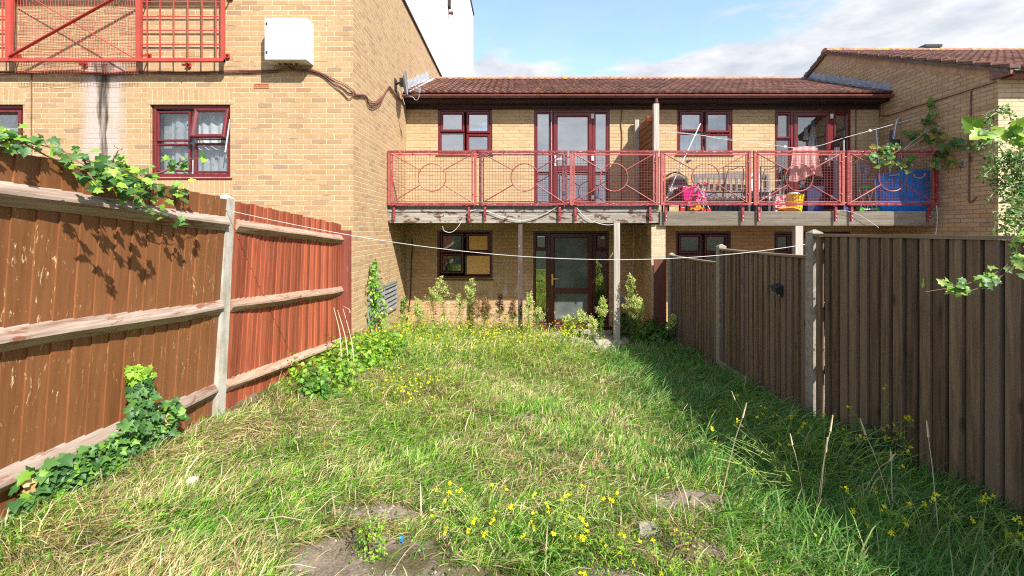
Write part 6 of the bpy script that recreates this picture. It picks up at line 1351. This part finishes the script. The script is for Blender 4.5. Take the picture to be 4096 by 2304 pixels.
cloth_sheet('hanging_shirt', 'white top hanging inside the right balcony door', 3215, 3236, 488, 560, 10.04, CURT, 7, .6)
cloth_sheet('hanging_cloth', 'grey cloth hanging beside the right side of the balcony door', 3338, 3356, 590, 800, 9.5, GREYCL)
cloth_sheet('hanging_cloth', 'wide grey cloth drying on the balcony left of the scooter', 3430, 3452, 648, 790, 9.3, GREYCL)
cloth_sheet('hanging_cloth', 'second grey cloth drying on the balcony just left of the scooter', 3453, 3476, 656, 800, 9.25, GREYCL, 10, .2)
# poles
def pole(name, label, a, b, r, mat, tip=None):
    t = thing(name, label, 'pole', b); mb = MB(); a, b = Vector(a), Vector(b); mb.tube([a, b], r, 8); mb.build('shaft', mat, t)
    if tip: mb = MB(); d = (a - b).normalized(); mb.tube([a - d * .0, a + d * .17], r * 1.2, 8); mb.build('grip', tip, t)
pole('broom_handle', 'silver pole with a black grip standing against the balcony railing', P(3375, 560, 8.43), (bx(3378, 8.43), 8.43, ZD), .014, STEEL, BLACK)
pole('broom_handle', 'thin dark leaning pole left of the stepladder', P(3504, 512, 9.4), (bx(3530, 8.9), 8.9, ZD), .012, STEEL, None)
t = thing('mast', 'long slanting pale pole wound with white cord leaning on the left of the right balcony', 'pole', P(2661, 805, 8.55)); mb = MB(); mb.tube([P(2802, 494, 8.9), P(2700, 712, 8.6), P(2655, 815, 8.55)], .011, 6); mb.build('shaft', plain('pale_pole', (.6, .6, .58), .5), t)
mb = MB()
for k in range(60): pass
pts = [P(lerp(2725, 2665, q), lerp(655, 800, q), 8.53) + Vector((.016 * math.cos(q * 60), 0, .012 * math.sin(q * 60))) for q in np.linspace(0, 1, 80)]
mb.tube(pts, .005, 4); c = P(2683, 762, 8.5)
for k in range(5): mb.tube(spline([c + Vector(RNG.normal(0, .02, 3)) for _ in range(5)], 3), .007, 4)
mb.build('cord', WCAB, t)
mb = MB(); mb.tube([P(2745, 648, 8.9), P(2765, 640, 8.88)], .035, 8, taper=.012); mb.build('lamp_head', BLACK, t)
# stepladder
t = thing('stepladder', 'silver folding stepladder with a tall hoop handle leaning on the gable wall', 'stepladder', (bx(3590, 9.1), 9.1, ZD))
yl = 9.2; mb = MB(); mb.tube(spline([P(3548, 822, yl - .3), P(3565, 620, yl), P(3583, 500, yl + .05), P(3592, 477, yl + .05), P(3610, 470, yl + .05), P(3620, 480, yl + .05), P(3616, 540, yl + .05), P(3606, 620, yl), P(3600, 825, yl - .3)], 5), .016, 8); mb.build('hoop_frame', STEEL, t)
mb = MB(); mb.tube([P(3552, 640, yl), P(3545, 600, yl + .05), P(3553, 572, yl + .05), P(3598, 560, yl + .05), P(3602, 575, yl), P(3580, 830, yl + .25)], .012, 6); mb.tube([P(3545, 600, yl + .05), P(3535, 830, yl + .25)], .012, 6); mb.build('rear_frame', STEEL, t)
for v in (650, 720, 785): a, b = P(3562, v, yl - .1), P(3606, v, yl - .1); mb = MB(); mb.box(a.x, b.x, a.y - .06, a.y + .06, a.z - .012, a.z + .012); mb.build('tread', STEEL, t)
a, b = P(3556, 600, yl), P(3600, 556, yl); mb = MB(); mb.hexa([(a.x, yl - .02, a.z), (b.x, yl - .02, a.z), (b.x, yl + .01, a.z), (a.x, yl + .01, a.z), (a.x + .03, yl - .01, b.z - .01), (b.x - .01, yl - .01, b.z), (b.x - .01, yl + .02, b.z), (a.x + .03, yl + .02, b.z - .01)]); mb.build('platform', DGREY, t)
a = P(3562, 545, yl); mb = MB(); mb.tube([P(3560, 560, yl + .02), P(3566, 522, yl + .02)], .022, 8); mb.build('sleeve', plain('navy_plastic', (.02, .03, .12), .5), t)
# big blue bag
yc = 8.62; t = thing('storage_bag', 'large blue woven bag with cream rope handles at the right end of the balcony', 'bag', (bx(3630, yc), yc, ZD)); mb = MB()
zz_0 = zv(830, yc); zz_1 = zv(682, yc); xa, xb = bx(3537, yc), bx(3727, yc); n = 10; vs = []
for i in range(n + 1):
    for j in range(7):
        q, s_5 = i / n, j / 6; x = lerp(xa + .02 * (1 - s_5), xb, q); tz = lerp(zz_1 - .06, zz_1 + .02, min(1, q * 1.9)) if q < .53 else lerp(zz_1 + .0, zz_1 + .02, q)
        z = lerp(ZD + .002, tz, s_5); vs.append((x, yc - .012 * math.sin(q * 9 + s_5 * 4) - .02 * math.sin(math.pi * s_5), z))
nb_ = len(vs); vs += [(v[0], yc + .26 + .01 * math.sin(v[0] * 20), v[2]) for v in vs]
fs = [(i * 7 + j, (i + 1) * 7 + j, (i + 1) * 7 + j + 1, i * 7 + j + 1) for i in range(n) for j in range(6)]; fs += [tuple(nb_ + k for k in f) for f in fs]
fs += [(j, j + 1, nb_ + j + 1, nb_ + j) for j in range(6)] + [(n * 7 + j, n * 7 + j + 1, nb_ + n * 7 + j + 1, nb_ + n * 7 + j) for j in range(6)]
mb.add(vs, fs); mb.build('bag_body', BLUE, t, smooth=True)
mb = MB(); mb.tube(spline([P(3654, 696, yc - .05), P(3660, 708, yc - .06), P(3678, 713, yc - .06), P(3694, 706, yc - .06), P(3701, 694, yc - .05)], 5), .012, 6); mb.build('rope_handle', ROPE, t)
mb = MB(); mb.bar(P(3561, 702, yc - .05), P(3597, 698, yc - .05), .03, .03); mb.build('rope_handle', ROPE, t)
mb = MB(); mb.box(xa + .12, xb - .1, yc + .02, yc + .2, zv(838, yc) - .0, zz_0 - .05) if False else None
# scooter with green wheels, green stool
yc = 8.75; t = thing('toy_scooter', 'childs scooter with green wheels and a green handlebar', 'scooter', (bx(3475, yc), yc, ZD)); mb = MB(); xa, xb = bx(3444, yc), bx(3508, yc)
mb.box(xa + .02, xb - .02, yc - .05, yc + .05, ZD + .05, ZD + .065); mb.build('deck', WHITEP, t); mb = MB(); mb.tube([(xb - .01, yc, ZD + .05), P(3500, 716, yc)], .012, 8); mb.build('stem', STEEL, t)
mb = MB(); mb.tube([P(3466, 718, yc), P(3505, 717, yc)], .012, 8); mb.build('handlebar', GREEN, t)
for x in (xa, xb): mb = MB(); mb.lathe((x, yc - .02, ZD + .045), [(0, -.02), (.018, -.02), (.045, -.016), (.045, .016), (0, .02)], 14, 'y'); mb.build('wheel', GREEN, t)
yc = 9.0; t = thing('folding_stool', 'small folding stool with a green seat and white legs', 'stool', (bx(3465, yc), yc, ZD)); mb = MB(); a, b = P(3450, 752, yc), P(3482, 742, yc); mb.box(a.x, b.x, yc - .1, yc + .1, a.z - .01, b.z); mb.build('seat', GREEN, t)
for s_4 in (0, 1):
    mb = MB(); mb.tube([(a.x if s_4 else b.x, yc - .09, a.z - .01), (b.x if s_4 else a.x, yc - .09, ZD)], .009, 6); mb.tube([(a.x if s_4 else b.x, yc + .09, a.z - .01), (b.x if s_4 else a.x, yc + .09, ZD)], .009, 6); mb.build('leg', WHITEP, t)
yc = 8.7; t = thing('toy_scooter', 'childs scooter with blue wheels lying behind the railing', 'scooter', (bx(3320, yc), yc, ZD)); mb = MB(); xa, xb = bx(3268, yc), bx(3380, yc); mb.box(xa + .04, xb - .04, yc - .05, yc + .05, ZD + .04, ZD + .055); mb.build('deck', BLACK, t)
for x in (xa, xb): mb = MB(); mb.lathe((x, yc - .02, ZD + .052), [(0, -.02), (.02, -.02), (.052, -.014), (.052, .014), (0, .02)], 14, 'y'); mb.build('wheel', BLUEP, t)
t = thing('storage_crate', 'dark navy crate standing inside the open balcony door area', 'crate', (bx(3255, 9.5), 9.5, ZD)); mb = MB(); mb.box(bx(3225, 9.5), bx(3290, 9.5), 9.45, 9.65, ZD, zv(745, 9.5)); mb.build('crate_body', plain('navy_crate', (.015, .02, .07), .5), t)
# litter in the grass
mb = MB(); p = P(768, 2018, 2.76); p.z = gz(p.x, p.y) + .05; mb.lathe(p, [(0, -.015), (.03, -.01), (.035, .01), (.02, .022), (0, .024)], 10); tag(mb.build('litter', plain('pale_pink_litter', (.75, .60, .58), .6)), 'small pale pink scrap lying in the grass on the left', 'litter')
mb = MB(); p = P(1606, 2172, 2.35); p.z = gz(p.x, p.y) + .02; mb.hexa([p + Vector(q) for q in ((-.008, -.008, 0), (.01, -.006, 0), (.008, .008, 0), (-.01, .008, 0), (-.006, -.008, .02), (.01, -.006, .018), (.008, .008, .02), (-.01, .006, .022))]); tag(mb.build('litter', plain('blue_scrap', (.02, .2, .7), .4)), 'tiny blue plastic scrap on the bare soil at the bottom', 'litter')
mb = MB(); p = P(2300, 2085, 2.5); p.z = gz(p.x, p.y) + .03; mb.hexa([p + Vector(q) for q in ((-.05, -.03, -.02), (.06, -.03, -.02), (.05, .04, -.02), (-.05, .03, -.02), (-.04, -.02, .03), (.04, -.03, .035), (.04, .03, .03), (-.03, .02, .035))]); tag(mb.build('stone', CONCD), 'grey stone half buried in the grass at the bottom centre', 'stone')
mb = MB(); p = P(2590, 2110, 2.45); p.z = gz(p.x, p.y) + .03; mb.hexa([p + Vector(q) for q in ((-.06, -.04, -.02), (.07, -.03, -.02), (.06, .05, -.02), (-.06, .03, -.02), (-.05, -.03, .02), (.05, -.03, .03), (.05, .04, .02), (-.04, .02, .03))]); tag(mb.build('stone', CONCD), 'flat grey stone beside the bare soil at the bottom right', 'stone')
# white plate on the wall and black drain by the pier
mb = MB(); mb.box(bx(2481, YH), bx(2497, YH), YH - .02, YH - .001, zv(1219, YH), zv(1187, YH)); tag(mb.build('wall_plate', GREYM), 'small pale grey plate on the wall right of the garden door', 'wall plate')
mb = MB(); xx = bx(2493, YH); mb.tube([(xx, YH - .05, zv(1252, YH)), (xx, YH - .05, .02)], .035, 8, taper=.022); mb.lathe((xx, YH - .06, zv(1258, YH)), [(0, -.03), (.05, -.025), (.05, .03), (0, .04)], 10); tag(mb.build('drain_pipe', BLACK), 'short black drain hopper on the wall beside the shrub', 'drain pipe')
V, Fc, C = blades(26000, lambda x, y: bare(x, y) * sstep(6.2, 7.4, y) * (1 - sstep(.2, 1.3, x)), .20, .48, .0045, (.2, .9), lambda x, y, n, rg: pick([(.34, .44, .06), (.24, .36, .05), (.50, .46, .20), (.58, .48, .28), (.18, .30, .04)], n), y0=6.0, seed=9)
o = np_mesh('weed_stems', V, Fc, C, GRASSM); tag(o, 'dense yellow green weed stems crowding the house wall', 'weeds', kind='stuff')
x, y = scatter(5200, -2.3, 1.1, 6.2, 9.4, lambda x, y: bare(x, y) * np.clip(.15 + .5 * nz2(x, y, 2.3, 2), 0, 1)); z = ground(x, y) + RNG.uniform(.22, .48, len(x)); n = len(x)
o = leaves('yellow_flowers', np.stack([x, y, z], 1), rnd(n) * .5 + [0, -.8, .5], rnd(n), RNG.uniform(.008, .014, n), pick([(.85, .74, .02), (.70, .66, .06)], n), PET, PETAL); tag(o, 'countless tiny yellow flowers dotting the weeds by the house', 'flowers', kind='stuff')
